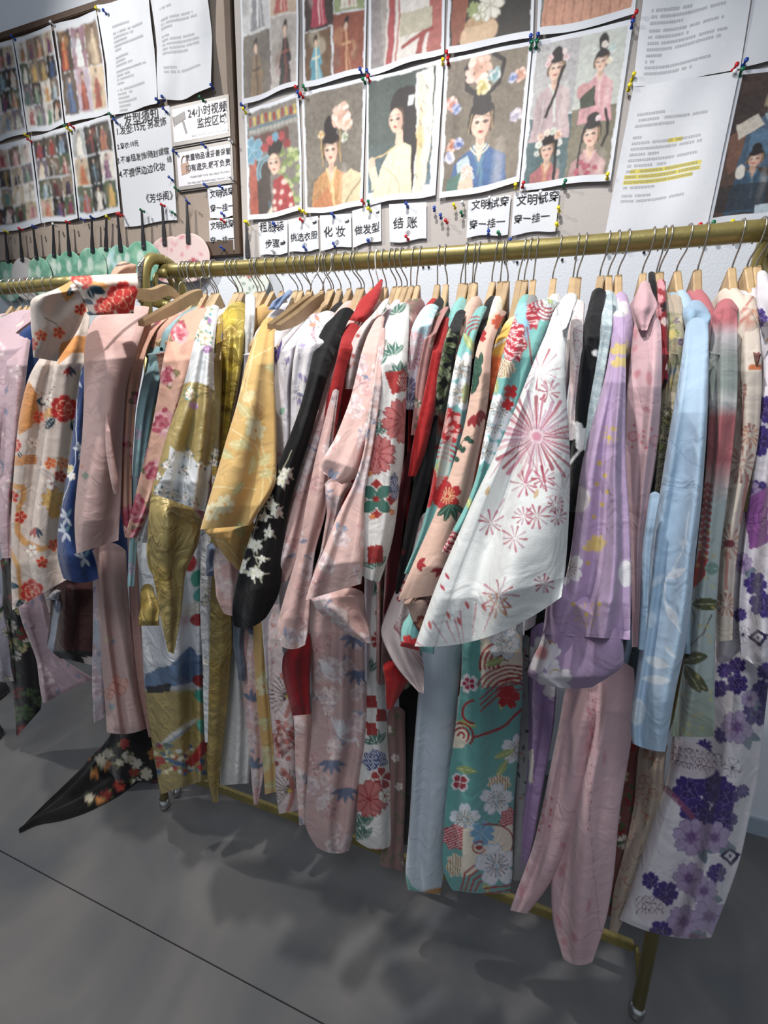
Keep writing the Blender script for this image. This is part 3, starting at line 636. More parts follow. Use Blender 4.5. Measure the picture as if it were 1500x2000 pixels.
signbox([(331, 209), (447, 181), (455, 268), (335, 291)], 'grey bordered surveillance sign with a camera symbol, above the other one', [('24小时视频', (367, 230), 76, .014), ('监控区域', (385, 249), 58, .014), ('24-HOUR VIDEO SURVEILLANCE AREA', (374, 268), 71, .002)], 'camera')
signbox([(338, 293), (455, 272), (460, 361), (346, 374)], 'grey bordered valuables sign with a brown handbag symbol, below the camera one', [('贵重物品请妥善保管', (362, 314), 88, .012), ('如有遗失,概不负责', (363, 335), 87, .012), ('PLEASE KEEP YOUR VALUABLES PROPERLY', (372, 348), 78, .002), ('YOU WILL NOT BE RESPONSIBLE FOR ANY LOSS', (366, 360), 84, .002)], 'bag')
def card(label, c, texts, grp=None):
    o, Q = sheet('paper_card', label, 'paper', c, None, y=-.0225, curl=.0006, group=grp, seed=int(c[0][0]))
    for t_, px_, s_, a_ in texts: lettering(t_, px_, s_, o, y=-.0243, ang=a_, jit=.06, bold=.004)
    return o
card('small white card with handwriting on the brown frame, the upper of two', [(405, 368), (458, 360), (463, 421), (411, 428)], [('文明试穿', (410, 386), 46, 1), ('穿一挂一', (411, 414), 46, 1)])
card('small white card with handwriting on the brown frame, the lower of two', [(408, 431), (461, 425), (464, 487), (411, 492)], [('文明试穿', (411, 448), 46, 1), ('穿一挂一', (411, 477), 46, 1)])
# right board, upper row
def q1(p): figure(p, 3, 4, 52, 88, 'b9b9bc', '7f7f86', 'd9d9de', kind=2); figure(p, 53, 4, 97, 76, 'b5a08c', 'a8504a', 'cbb6a4', kind=3); figure(p, 3, 89, 52, 192, '6f6760', '8a7154', '4a3c32', kind=1); figure(p, 53, 77, 97, 186, 'a8a09c', '2c2a2e', '8c4a42', kind=5)
def q2(p): figure(p, 3, 4, 50, 96, '3c2f2c', 'a8284a', 'd4b8b0', kind=1); figure(p, 51, 4, 97, 82, '8a9668', 'd0cabc', 'b05a4c', kind=4); figure(p, 3, 97, 46, 168, '6b5038', '4e98ae', 'd8d2b8', kind=3); figure(p, 49, 84, 97, 168, '8a4a38', '8c4a34', 'c99a6c', kind=6)
def q3(p):
    p.rect(3, 2, 97, 186, 'a39a94'); p.poly([(3, 2), (22, 2), (16, 80), (24, 186), (3, 186)], '8d8587'); p.poly([(28, 2), (97, 2), (97, 186), (20, 186), (24, 90)], 'd2ccc6')
    p.poly([(40, 2), (56, 2), (66, 42), (88, 2), (97, 2), (97, 14), (68, 62), (50, 30)], 'a8403c'); p.line([(34, 20), (30, 120), (24, 186)], 9, 'a8464a'); p.line([(44, 10), (40, 110), (34, 170)], 2, 'a8403c'); p.poly([(76, 40), (97, 20), (97, 186), (70, 186), (82, 110)], 'a85a54')
    p.rect(42, 92, 84, 118, 'b5ae98'); p.line([(46, 130), (84, 116)], 5, '9c3c38'); p.line([(72, 122), (60, 176)], 8, '9c3c38')
def q4(p):
    p.rect(3, 2, 97, 186, '2c2825'); p.poly([(3, 2), (30, 2), (22, 110), (6, 140)], '8a4a34'); p.poly([(34, 2), (74, 2), (66, 90), (40, 70)], '2f6c9e'); p.poly([(74, 2), (97, 2), (92, 20), (76, 26)], 'b58474')
    p.ell(38, 118, 22, 16, 'c9a884', -12); p.ell(40, 104, 18, 6, 'b08c64', -10); p.flower(50, 92, 17, 'ddd8cc', 20, 6, edge='a8a088'); p.flower(38, 98, 9, 'ddd8cc', 0, 5, edge='8a9668'); p.flower(30, 92, 8, '8f9c60', 0, 5); p.ell(10, 140, 16, 8, 'a58c74', -5)
def q5(p):
    p.rect(3, 2, 97, 186, '5e6a6c'); p.poly([(20, 2), (88, 2), (97, 60), (97, 186), (3, 186), (6, 70)], 'c48c70'); p.arcs(56, 176, 52, 1, 3, 10, '7f9c9c', 200, 340); p.arcs(56, 182, 44, 1, 3, 7, 'b0553a', 200, 340)
    p.rect(40, 140, 74, 186, 'b0a48c'); p.rect(36, 138, 42, 186, 'b0553a')
    for k in range(9): p.line([(12+k*9, 30), (6+k*10, 180)], 1.2, 'a8705a')
U = 'full colour costume poster, '
sheet('costume_poster', U+'four photos with a white gown, upper left of the grey board', 'poster', [(468, -70), (583, -98), (584, 169), (475, 205)], q1, seed=11)
sheet('costume_poster', U+'four photos with a crimson gown, second in the upper row', 'poster', [(590, -100), (718, -128), (715, 146), (594, 171)], q2, seed=12)
sheet('costume_poster', U+'close view of a white robe with red ribbons, upper row', 'poster', [(722, -130), (872, -160), (868, 106), (721, 150)], q3, seed=13)
sheet('costume_poster', U+'blue cloth and a basket of white lilies on black, upper row', 'poster', [(882, -160), (1050, -190), (1041, 76), (872, 106)], q4, seed=14)
sheet('costume_poster', U+'peach robe with a teal and rust band, upper row right', 'poster', [(1058, -190), (1265, -225), (1238, 34), (1048, 76)], q5, seed=15)
# right board, lower row
def r1(p):
    p.rect(4, 5, 96, 196, '77706a')
    for k in range(12): p.rect(8+k*7.4, 12, 13+k*7.4, 24, 'b8a23a' if k % 2 else '8a2c24'); p.ell(11+k*7.4, 32, 3.4, 3.4, '9a9a94')
    p.rect(4, 26, 96, 29, '4f6f7a'); p.rect(4, 38, 80, 60, '5d3a34'); p.rect(6, 70, 20, 196, 'a8503c'); p.rect(20, 74, 44, 150, '4a3f3a'); p.arcs(40, 90, 20, 2, 5, 3, '6f9cae', 150, 300); p.flower(14, 58, 20, '5a93ae', 0, 5, edge='8fb8c8')
    for k in range(60): p.ell(rgp(k, 62, 96), rgp(k+99, 66, 160), 5, 4, ('8fa05a', '6d8048', 'a8b47a')[k % 3])
    p.poly([(50, 104), (66, 100), (84, 130), (92, 180), (80, 196), (40, 196), (46, 150)], 'a02c30'); p.poly([(38, 130), (60, 170), (92, 180), (94, 196), (50, 196)], '46657a')
    for k in range(12): p.flower(rgp(k, 50, 84), rgp(k+7, 110, 172), 4, 'd8b8ac', 0, 5)
    p.ell(54, 62, 14, 12, HAIR); [p.flower(x, y, 7, c, x, 6) for x, y, c in ((36, 58, 'a8343a'), (46, 50, 'b5484a'), (66, 48, 'a8343a'), (76, 60, '8c2c30'), (56, 46, '5a93ae'))]
    face(p, 52, 82, 1.1, turn=-8); p.poly([(34, 150), (46, 140), (50, 196), (28, 196)], 'c9c4b0')
def r2(p):
    p.rect(4, 4, 96, 166, '6b645a'); p.blot(6, '7d756a', 14, 30, 3, .4, 16)
    lady(p, 46, 76, 1.15, 'c08a4e', 'd9b87c', turn=-8, updo=1.3, fl=((14, -34, 15, 'd8a894'), (22, -24, 9, 'c9a088'), (-14, -18, 5, 'c9a050'), (20, -10, 6, '8a9a7c')))
    p.line([(30, 60), (32, 92)], 1, 'c9a050'); p.line([(60, 52), (62, 92)], 1, 'c9a050'); p.poly([(14, 140), (40, 120), (60, 166), (10, 166)], 'b87440')
    p.poly([(66, 112), (80, 104), (96, 112), (96, 148), (82, 158), (66, 148)], 'cdbd94'); p.line([(96, 118), (60, 158)], 1.4, '6a5038'); p.ell(54, 160, 12, 5, SKIN)
def r3(p):
    p.grad([(4, '3c4a46'), (70, '4a5652'), (120, '56707c'), (180, '7c9cb4')]); p.rect(0, 0, 100, 4, 'e6e8ec'); p.rect(0, p.H-14, 100, p.H, 'e6e8ec'); p.rect(91, 0, 100, p.H, 'e6e8ec'); p.rect(0, 0, 2, p.H, 'e6e8ec')
    p.poly([(66, 8), (88, 4), (90, 70), (84, 130), (70, 150), (60, 90)], 'ddd9d0')
    for k in range(22): a = -1.7+k*.16; p.line([(72, 78), (72+60*math.cos(a)*.3, 78+68*math.sin(a))], .7, 'c9a868')
    p.ell(73, 78, 7, 12, 'cfae74', soft=6)
    for k in range(9): p.line([(rgp(k, 66, 86), rgp(k+4, 20, 130)), (rgp(k, 66, 86)+3, rgp(k+4, 20, 130)+5)], 1, '4a4a50')
    p.poly([(48, 40), (66, 30), (70, 80), (66, 150), (58, 156), (52, 100)], HAIR); p.ell(48, 36, 16, 18, HAIR); p.ell(54, 26, 11, 9, HAIR); p.rect(56, 28, 64, 38, 'c9ced2')
    p.poly([(30, 86), (48, 76), (62, 82), (66, 140), (60, 170), (8, 170), (10, 130), (20, 104)], 'd9cfae'); p.line([(24, 100), (44, 118), (58, 160)], 1.4, 'b0a684'); p.line([(40, 80), (30, 170)], 1.2, 'b9b090')
    p.poly([(40, 62), (50, 62), (52, 80), (42, 82)], SKIN); face(p, 40, 52, 1., turn=-12); p.line([(4, 92), (40, 82)], 2, 'c9b078'); p.ell(7, 96, 6, 8, SKIN); p.poly([(4, 100), (14, 98), (18, 120), (8, 126)], 'd9cfae')
def r4(p):
    p.rect(4, 4, 96, 154, '6d6152'); p.blot(7, '7c7060', 16, 34, 5, .5, 16); 
    for k in range(7): p.line([(12+k*2, 12), (14+k, 60), (12+k*1.6, 100)], .5, '52483c')
    for dx in (-1, 1): p.line([(48+dx*4, 44), (48+dx*19, 34), (48+dx*22, 14), (48+dx*10, 4)], 5, HAIR)
    lady(p, 48, 72, 1.22, '2f5c94', '4a7c98', turn=4, updo=1, fl=((-6, -46, 15, 'd8a088'), (0, -30, 8, 'c9b45a'), (10, -38, 7, '6fa0a8'), (-30, -20, 7, 'c97a6c'), (-26, -16, 5, '5a78b4'), (34, -34, 7, 'c98a6c'), (28, -32, 5, '5a78b4'), (34, 0, 7, 'a8a0b8'), (-28, 16, 7, 'b8683c'), (-30, 26, 6, '9aa0c4'), (-22, 14, 6, '3a5ca8')), lips='a82c34')
    p.arcs(48, 92, 12, 3, 3.5, 1.5, 'ddd2bc', 20, 160); p.poly([(20, 110), (34, 104), (44, 130), (24, 140)], 'a8bcc4'); p.flower(33, 122, 9, 'd0a898', 0, 7, edge='e8d0c8'); p.poly([(24, 130), (40, 128), (48, 154), (20, 154)], SKIN); p.poly([(10, 128), (26, 120), (22, 154), (8, 154)], '3f6c60')
def r5(p):
    p.rect(4, 4, 50, 74, 'a8a6a8'); p.rect(50, 4, 96, 72, 'b5bab4'); p.rect(4, 75, 50, 150, '4a6468'); p.rect(50, 72, 96, 150, '77705c')
    lady(p, 27, 30, .72, 'b8a0a4', 'c4ccc6', turn=3, fl=((-13, -8, 5, 'c98f98'), (-11, -16, 5, 'd8b0b0'), (13, -12, 5, 'c9a0a8'), (11, -20, 4, 'd8c0c0')), sh=.9); p.line([(34, 30), (30, 50), (22, 74)], 3.4, HAIR)
    lady(p, 74, 32, .58, 'c99098', 'd8b4b4', turn=-8, updo=1.6, fl=((16, -18, 8, '9cb8b8'), (14, 0, 6, 'd0c8a8'), (-14, -20, 6, 'a8b8b0'), (2, -26, 7, 'd0c4bc')), sh=.9); p.ell(60, 56, 8, 8, 'c08a8c'); p.poly([(56, 62), (70, 52), (74, 72), (58, 72)], '3c4434')
    lady(p, 27, 108, .7, 'b06468', 'c08a60', turn=0, fl=((-14, -10, 6, 'c9d0c4'), (-12, -20, 6, 'cfa890'), (-4, -26, 6, 'd8c8b8'), (6, -27, 6, 'b8c4b4'), (14, -20, 6, 'd09a70'), (17, -8, 6, 'c9ccc4'), (-17, 2, 5, 'b0bcb4'), (18, 6, 5, 'c4c8c4')), sh=.85); p.line([(36, 100), (38, 148)], 3.4, HAIR)
    lady(p, 73, 100, .8, 'b88a8c', 'c9a0a0', turn=-4, fl=((6, -20, 4, 'd8c0c8'),), sh=.85); p.line([(85, 76), (90, 100), (86, 110)], 3, HAIR); p.line([(66, 88), (62, 120), (64, 148)], 2.4, HAIR)
    for k in range(10): p.flower(rgp(k, 62, 84), rgp(k+3, 126, 146), 3, 'a8485c', 0, 5)
L_ = 'portrait poster, '
sheet('portrait_poster', L_+'woman in a red robe by a red palace pillar', 'poster', [(479, 218), (585, 183), (592, 413), (486, 433)], r1, seed=21, res=1.25)
sheet('portrait_poster', L_+'woman with a large peach flower holding a cream fan', 'poster', [(590, 184), (716, 152), (709, 405), (598, 419)], r2, seed=22, res=1.25)
sheet('portrait_poster', L_+'woman in cream playing a flute before a white parasol', 'poster', [(718, 156), (868, 116), (851, 381), (716, 403)], r3, seed=23, res=1.25)
sheet('portrait_poster', L_+'woman in a blue robe with looped hair and hanging flowers', 'poster', [(870, 118), (1040, 82), (1014, 360), (858, 391)], r4, seed=24, res=1.25)
sheet('portrait_poster', L_+'four women with flowers in their hair, beside the printed page', 'poster', [(1043, 82), (1236, 42), (1192, 353), (1015, 373)], r5, seed=25, res=1.3)
sheet('printed_notice', 'white printed page of grey text, top right, above the highlighted one', 'paper', [(1268, -110), (1488, -150), (1442, 141), (1234, 176)], textlines([(60, [.5, .9, .4]), (78, [.9, .5, .95, .9, .2]), (106, [.1, .8, .6])], 10, 86, seed=5, step=5.6), res=1.4, curl=.006, seed=26)
sheet('printed_notice', 'white printed page with yellow highlighted lines at the right end of the rail', 'paper', [(1236, 172), (1441, 144), (1378, 446), (1180, 463)], textlines([(28, [.35, .9, .5]), (50, [.12, .85, .9, .4, .85, .5, .92, .92, .85, .4]), (108, [.4, .8])], 10, 86, seed=6, step=5.5, hl={4: [(46, 60)], 9: [(14, 82)], 10: [(9, 82)], 11: [(9, 76)]}), res=1.25, curl=.007, seed=27, y=-.0245)
sheet('paper_sheet', 'blank white page above the dark portrait poster, top right corner', 'paper', [(1494, -140), (1700, -180), (1640, 95), (1446, 132)], None, seed=28)
def r6(p):
    p.rect(2, 0, 100, p.H-6, '3d3230'); p.blot(8, '5a443a', 10, 30, 3, .5, 10); p.poly([(0, 70), (30, 50), (34, 90), (10, 110)], '6b4a3c')
    lady(p, 42, 34, .75, '3f5870', '7f98a8', turn=6, skin='c8a48c', hair='6d6a5c'); p.poly([(8, 56), (28, 46), (36, 60), (14, 72)], 'b8b0a4'); p.poly([(26, 66), (54, 60), (50, 92), (24, 92)], '466884')
    lady(p, 34, 96, .62, '2f4c64', '4f6c80', turn=-6, skin='b89480'); p.ell(22, 108, 5, 8, 'c8c4bc'); p.rect(2, 122, 100, p.H-12, '2c2c30', .7); p.poly([(44, p.H-16), (70, p.H-20), (70, p.H-6), (44, p.H-6)], 'a9b9c4')
sheet('portrait_poster', 'dark brown portrait poster of two women in blue, cut by the right edge', 'poster', [(1444, 142), (1650, 108), (1590, 410), (1380, 443)], r6, seed=29, res=1.3)
for lab, c, tx in (
    ('leftmost small handwritten card of the row under the portrait posters', [(505, 435), (562, 430), (562, 494), (508, 500)], [('租服装', (507, 453), 48, 1), ('步骤⇒', (518, 484), 41, 1)]),
    ('small handwritten card numbered one about choosing clothes', [(563, 429), (621, 422), (623, 487), (565, 494)], [('⇒', (610, 441), 10, 0), ('挑选衣服', (567, 471), 53, 1), ('①', (591, 484), 8, 0)]),
    ('small handwritten card numbered two about make up', [(625, 421), (686, 417), (687, 481), (627, 488)], [('⇒', (673, 439), 10, 0), ('化 妆', (632, 463), 42, 1), ('②', (654, 478), 8, 0)]),
    ('small handwritten card numbered three about hair, tilted outward', [(688, 412), (744, 396), (745, 469), (690, 482)], [('⇒', (734, 420), 8, 3), ('做发型', (692, 459), 49, 5), ('③', (721, 472), 8, 0)]),
    ('single small handwritten card numbered four about paying', [(760, 399), (833, 395), (833, 467), (761, 474)], [('结 账', (767, 447), 48, 2), ('④', (792, 460), 9, 0)]),
    ('wide handwritten card under the blue robe poster, left one of the pair', [(915, 391), (998, 380), (992, 457), (911, 464)], [('文明试穿', (920, 409), 73, 1), ('穿一挂一', (916, 447), 70, 1)]),
    ('wide handwritten card under the four women poster, right one of the pair', [(1004, 377), (1093, 372), (1085, 450), (998, 459)], [('文明试穿', (1008, 401), 83, 1), ('穿一挂一', (1003, 436), 70, 1)])):
    card(lab, c, tx)
tg = empty('folded_card', unp(275, 560, ROD_Y-.04), 'small folded white card with handwriting stuck to the left post of the long rack', 'paper')
Q = [unp(u, v, ROD_Y-.055-dy_) for u, v, dy_ in ((268, 520, .03), (281, 502, .0), (279, 585, .0), (267, 590, .03))]
link('paper_sheet', mesh([*Q, *[q+np.array([.001, .0015, 0]) for q in Q]], [(0, 3, 2, 1), (4, 5, 6, 7), (0, 1, 5, 4), (2, 3, 7, 6), (1, 2, 6, 5), (0, 4, 7, 3)], smooth=False), tg, DOC)
for t_, v_ in (('文', 518), ('明', 528), ('试', 538), ('穿', 548), ('一', 562), ('挂', 574)): lettering(t_, (269.5, v_+4), 9, tg, y=ROD_Y-.088)
# pushpins
def pin(u, v, c, lab, y=-.026):
    q = unp(u, v, y-.012); rg = random.Random(int(u*3+v)); o = empty('push_pin', (q[0], y, q[2]), lab, 'push pin')
    d = np.array([rg.uniform(-.25, .25), -1, rg.uniform(0, .35)]); d /= np.linalg.norm(d); b = np.array([q[0], y, q[2]])
    key = c
    pts = [b+d*k for k in (0, .0015, .004, .012, .015, .0175)]
    V_, F_ = tube_vf(pts, [.0048, .005, .0026, .0028, .0052, .0045], 10); link('pin_grip', mesh(V_, F_), o, PIN[c])
    V_, F_ = tube_vf([b+np.array([0, .016, 0]), b], .0006, 5); link('needle', mesh(V_, F_), o, STEEL)
PINS = [
 ('left board, between the two leftmost photo sheets', [(23, 73, 'b')]), ('left board, top corner of the sixteen photo sheet', [(100, 46, 'w')]), ('left board, top of the first printed page', [(188, 17, 'y'), (202, 22, 'b')]),
 ('left board, junction of four photo sheets at the far left', [(50, 264, 'y'), (56, 274, 'r')]), ('left board, junction beside the six photo sheet', [(126, 247, 'g'), (133, 252, 'y'), (138, 246, 'r')]),
 ('left board, corner of the handwritten sheet', [(215, 224, 'g'), (222, 236, 'b')]), ('left board, between the two printed pages', [(306, 196, 'b'), (316, 192, 'b')]), ('above the surveillance sign', [(320, 215, 'b'), (392, 192, 'g')]), ('left board, lower corner of the creased printed page', [(412, 168, 'b')]),
 ('between the two grey bordered signs', [(397, 284, 'b'), (340, 296, 'b')]), ('right edge of the valuables sign', [(449, 275, 'w'), (450, 348, 'w')]), ('left edge of the valuables sign', [(332, 349, 'b'), (343, 369, 'g')]), ('under the valuables sign', [(399, 361, 'b'), (430, 365, 'b')]),
 ('between the two cards on the brown frame', [(433, 418, 'b'), (434, 431, 'r')]), ('bottom of the lower card on the brown frame', [(433, 485, 'b')]), ('bottom of the eight photo sheet', [(160, 429, 'b'), (234, 418, 'r')]), ('bottom of the handwritten sheet', [(337, 416, 'g')]),
 ('left edge of the grey board', [(473, 205, 'b'), (476, 216, 'y')]), ('junction above the peach flower portrait', [(577, 172, 'r'), (581, 184, 'b'), (593, 170, 'g'), (588, 185, 'r')]), ('junction above the flute portrait', [(704, 138, 'b'), (718, 141, 'b'), (710, 156, 'g'), (720, 154, 'r')]),
 ('top corner of the blue robe portrait', [(863, 119, 'y'), (874, 104, 'r'), (874, 118, 'r')]), ('junction between blue robe and four women posters', [(1037, 73, 'b'), (1048, 72, 'b'), (1036, 88, 'g'), (1047, 86, 'g')]), ('beside the top right printed page', [(1239, 27, 'r'), (1235, 47, 'b')]),
 ('left edge of the two printed pages', [(1236, 150, 'y'), (1229, 170, 'y')]), ('corner of the leftmost fan on the grey board', [(478, 435, 'y')]), ('top of the leftmost small card', [(533, 437, 'b')]), ('bottom of the leftmost small card', [(531, 489, 'w')]), ('top of card one', [(587, 429, 'r')]), ('bottom of card one', [(594, 485, 'b')]), ('under the red robe portrait', [(586, 411, 'y'), (594, 414, 'y')]),
 ('top of card two', [(649, 420, 'b')]), ('bottom of card two', [(651, 479, 'b')]), ('above card three', [(708, 394, 'r'), (718, 396, 'g'), (721, 408, 'y')]), ('bottom of card three', [(718, 470, 'b')]), ('top of card four', [(794, 400, 'b')]), ('bottom of card four', [(795, 465, 'r')]),
 ('bare felt right of card four', [(847, 408, 'b'), (860, 423, 'b'), (872, 432, 'r'), (888, 403, 'y'), (902, 418, 'g')]), ('top of the left wide card', [(905, 397, 'w'), (954, 389, 'w')]), ('bottom of the left wide card', [(953, 455, 'b'), (975, 455, 'g')]), ('felt between the wide cards and the rail', [(996, 470, 'b')]),
 ('top of the right wide card', [(1054, 379, 'w')]), ('right edge of the right wide card', [(1093, 409, 'y'), (1089, 438, 'y')]), ('bottom corner of the four women poster', [(1007, 364, 'y'), (1020, 362, 'r'), (1102, 357, 'g'), (1187, 344, 'y')]),
 ('junction beside the dark portrait poster', [(1435, 131, 'r'), (1456, 121, 'b'), (1437, 141, 'w'), (1448, 141, 'g')]), ('foot of the highlighted page', [(1369, 443, 'r'), (1179, 461, 'w')]), ('foot of the dark portrait poster', [(1393, 438, 'g'), (1433, 434, 'y'), (1494, 432, 'b')])]
for place, ps in PINS:
    tot = {}
    for k, (u, v, c) in enumerate(ps):
        same = [i for i, q in enumerate(ps) if q[2] == c]; w_ = ''
        if len(same) > 1: w_ = 'lower ' if v > min(ps[i][1] for i in same) else 'upper '
        if len(same) > 1 and abs(ps[same[0]][1]-ps[same[-1]][1]) < 6: w_ = 'right ' if u > min(ps[i][0] for i in same) else 'left '
        pin(u, v, c, w_+CNAME[c]+' push pin, '+place)
# hand fans
def fan(tx, ty, bx, by, cx, cy, rx, ry, paint, base, label, pc, k):
    y0 = -.030-.004*(k % 3); q = unp(bx, by, y0); o = empty('hand_fan', q, label, 'fan', None); n = 40
    c = unp(cx, cy, y0); sx = np.linalg.norm(unp(cx+rx, cy, y0)-c); sz = abs(unp(cx, cy+ry, y0)[2]-c[2])
    V = []; Uc = []; nr = 16
    for i in range(nr+1):
        for j in range(n):
            a = 2*math.pi*j/n; r = i/nr; notch = 1-.06*math.exp(-((a-math.pi/2)/.12)**2)
            V.append((c[0]+sx*r*math.cos(a), y0-.0006, c[2]+sz*r*math.sin(a)*notch))
    V = np.array(V); fr = len(V); Vb = V[-n:].copy(); Vb[:, 1] += .0016; V2 = np.r_[V, Vb]
    Fc = [(i*n+j, i*n+(j+1) % n, (i+1)*n+(j+1) % n, (i+1)*n+j) for i in range(nr) for j in range(n)] + [(nr*n+j, nr*n+(j+1) % n, fr+(j+1) % n, fr+j) for j in range(n)]
    p = Pt(((V2[:, 0]-c[0])/sx*50).copy(), (-(V2[:, 2]-c[2])/sz*50).copy(), base, 4); paint(p)
    link('fan_leaf', mesh(V2, np.array([tuple(reversed(f)) for f in Fc]), p.C), o, PAPER)
    T_ = unp(tx, ty, y0-.003); Bq = unp(bx, by, y0-.003); L = [T_+(Bq-T_)*t for t in np.linspace(0, 1, 9)]; w = [.0035, .004, .004, .0045, .0055, .0075, .0085, .0088, .0088]
    V = []; 
    for a, ww in zip(L, w): V += [(a[0]-ww, a[1]-.0025, a[2]), (a[0]+ww, a[1]-.0025, a[2]), (a[0]+ww, a[1]+.0015, a[2]), (a[0]-ww, a[1]+.0015, a[2])]
    Fc = [(i*4+j, i*4+(j+1) % 4, i*4+4+(j+1) % 4, i*4+4+j) for i in range(8) for j in range(4)]+[(3, 2, 1, 0), (32, 33, 34, 35)]
    link('handle', mesh(V, Fc, smooth=False), o, BLACKP)
    b = L[-1]+np.array([0, 0, .009]); V_, F_ = tube_vf([b+np.array([0, -.002, 0]), b+np.array([0, -.0042, 0])], .0022, 8); link('rivet', mesh(V_, F_), o, CHROME)
    pin(tx, ty, pc, CNAME[pc]+' push pin of the '+label.replace('with a black handle, ', '').replace('pale pink blossom fan', 'pink fan').replace('hanging ', ''), y0-.006)
def lotus(p):
    p.blot(14, '5f9c84', 12, 26, int(p.C[0, 0]*99)+3, .8, 8); p.blot(6, '87bfa8', 8, 20, 5, .8, 8); p.blot(3, 'dfe9e4', 8, 16, 9, .7, 5)
    for k in range(9): p.line([(0, -10), (42*math.cos(k*.7), 42*math.sin(k*.7))], 1.2, 'a8cbb8', .6)
def plum(p):
    for k in range(9): p.ell(rgp(k, -38, 38), rgp(k+5, -44, 20), 4.5, 3.5, 'c98a94', k*30)
    p.line([(-30, 28), (0, 18), (30, 24)], 2, '5a4040'); p.flower(12, 12, 13, 'b0485c', 0, 6); p.flower(-20, 34, 9, 'b0485c', 0, 5); p.flower(30, 40, 10, 'a84458', 0, 5)
def cloud(p): p.blot(5, 'a9a6a4', 10, 22, 5, .6, 8); [p.flower(rgp(k, 0, 40), rgp(k+2, 0, 40), 6, 'b0707c', 0, 5) for k in range(8)]; p.line([(40, -10), (20, 20), (0, 40)], 2.5, '5a4a48')
def rosefan(p): [p.flower(rgp(k, -25, 25), rgp(k+2, -20, 0), 8, ('b06a5c', '8a5a4c')[k % 2], 0, 6) for k in range(6)]; [p.leaf(rgp(k, -30, 30), rgp(k+9, -30, 40), 12, 5, k*50, '5f7a68') for k in range(12)]
FN = [((10, 452), (16, 514), (15, 550), 27, 40, lotus, '9cc4ae', 'green lotus fan', 'y'), ((38, 447), (44, 511), (50, 545), 28, 42, cloud, 'cfccca', 'pale grey cloud fan', 'r'), ((65, 443), (72, 507), (78, 540), 24, 38, lotus, 'a8cab4', 'green lotus fan', 'b'),
      ((104, 439), (106, 503), (108, 535), 22, 40, lotus, 'c9dccc', 'green lotus fan', 'w'), ((131, 434), (136, 500), (138, 530), 26, 40, lotus, '8fbfa6', 'green lotus fan', 'r'), ((179, 425), (181, 494), (180, 525), 29, 42, lotus, 'b4d2bf', 'green lotus fan', 'b'),
      ((208, 425), (207, 490), (207, 522), 30, 40, lotus, 'a4c9b4', 'green lotus fan', 'y'), ((230, 420), (236, 492), (236, 520), 28, 42, lotus, 'b8d8dc', 'blue green lotus fan', 'r'), ((277, 411), (281, 487), (278, 512), 36, 42, lotus, '86b89c', 'dark green lotus fan', 'g'),
      ((317, 400), (322, 480), (330, 508), 42, 46, plum, 'd3bcb8', 'pale pink blossom fan', 'r'), ((365, 395), (368, 476), (367, 504), 43, 48, plum, 'd6c0bd', 'pale pink blossom fan', 'b')]
for k, (t_, b_, c_, rx, ry, pa, ba, nm, pc) in enumerate(FN):
    pos = ('at the far left edge', 'second from the left', 'third from the left', 'fourth from the left', 'fifth from the left', 'sixth from the left', 'seventh from the left', 'under the handwritten sheet corner', 'just above the rack corner', 'left of the pair by the rack corner', 'right of the pair by the rack corner')[k]
    fan(*t_, *b_, *c_, rx, ry, pa, ba, nm+' with a black handle, '+pos, pc, k)
fan(481, 436, 484, 504, 492, 545, 34, 42, rosefan, 'd6dcd6', 'white floral fan with a black handle hanging behind the long rail', 'y', 1)
# small wooden slippers at the left edge of the floor
def slipper(u, v, label):
    q = unz(u, v); o = empty('shoe', q, label, 'shoe'); n = 20
    def outl(z, k): return [(q[0]-.05+.05*k*math.cos(a)*(1.-.15*math.sin(a)), q[1]+.04+.12*k*math.sin(a), z) for a in np.linspace(0, 2*math.pi, n, endpoint=False)]
    V = outl(0, 1)+outl(.018, 1.02); Fc = [(j, (j+1) % n, n+(j+1) % n, n+j) for j in range(n)]+[tuple(range(n))[::-1], tuple(range(n, 2*n))]
    link('sole', mesh(V, Fc), o, BLACKP); V = outl(.018, 1)+outl(.045, .96)+outl(.065, .72)+outl(.07, .35); Fc = [(i*n+j, i*n+(j+1) % n, i*n+n+(j+1) % n, i*n+n+j) for i in range(3) for j in range(n)]+[tuple(range(3*n, 4*n))]
    link('upper', mesh(V, Fc), o, mat('black_cloth', '1b1b1e', rough=.9))
slipper(-52, 1400, 'black shoe cut by the left edge of the picture, the farther one')
slipper(-75, 1500, 'black shoe cut by the left edge of the picture, the nearer one')
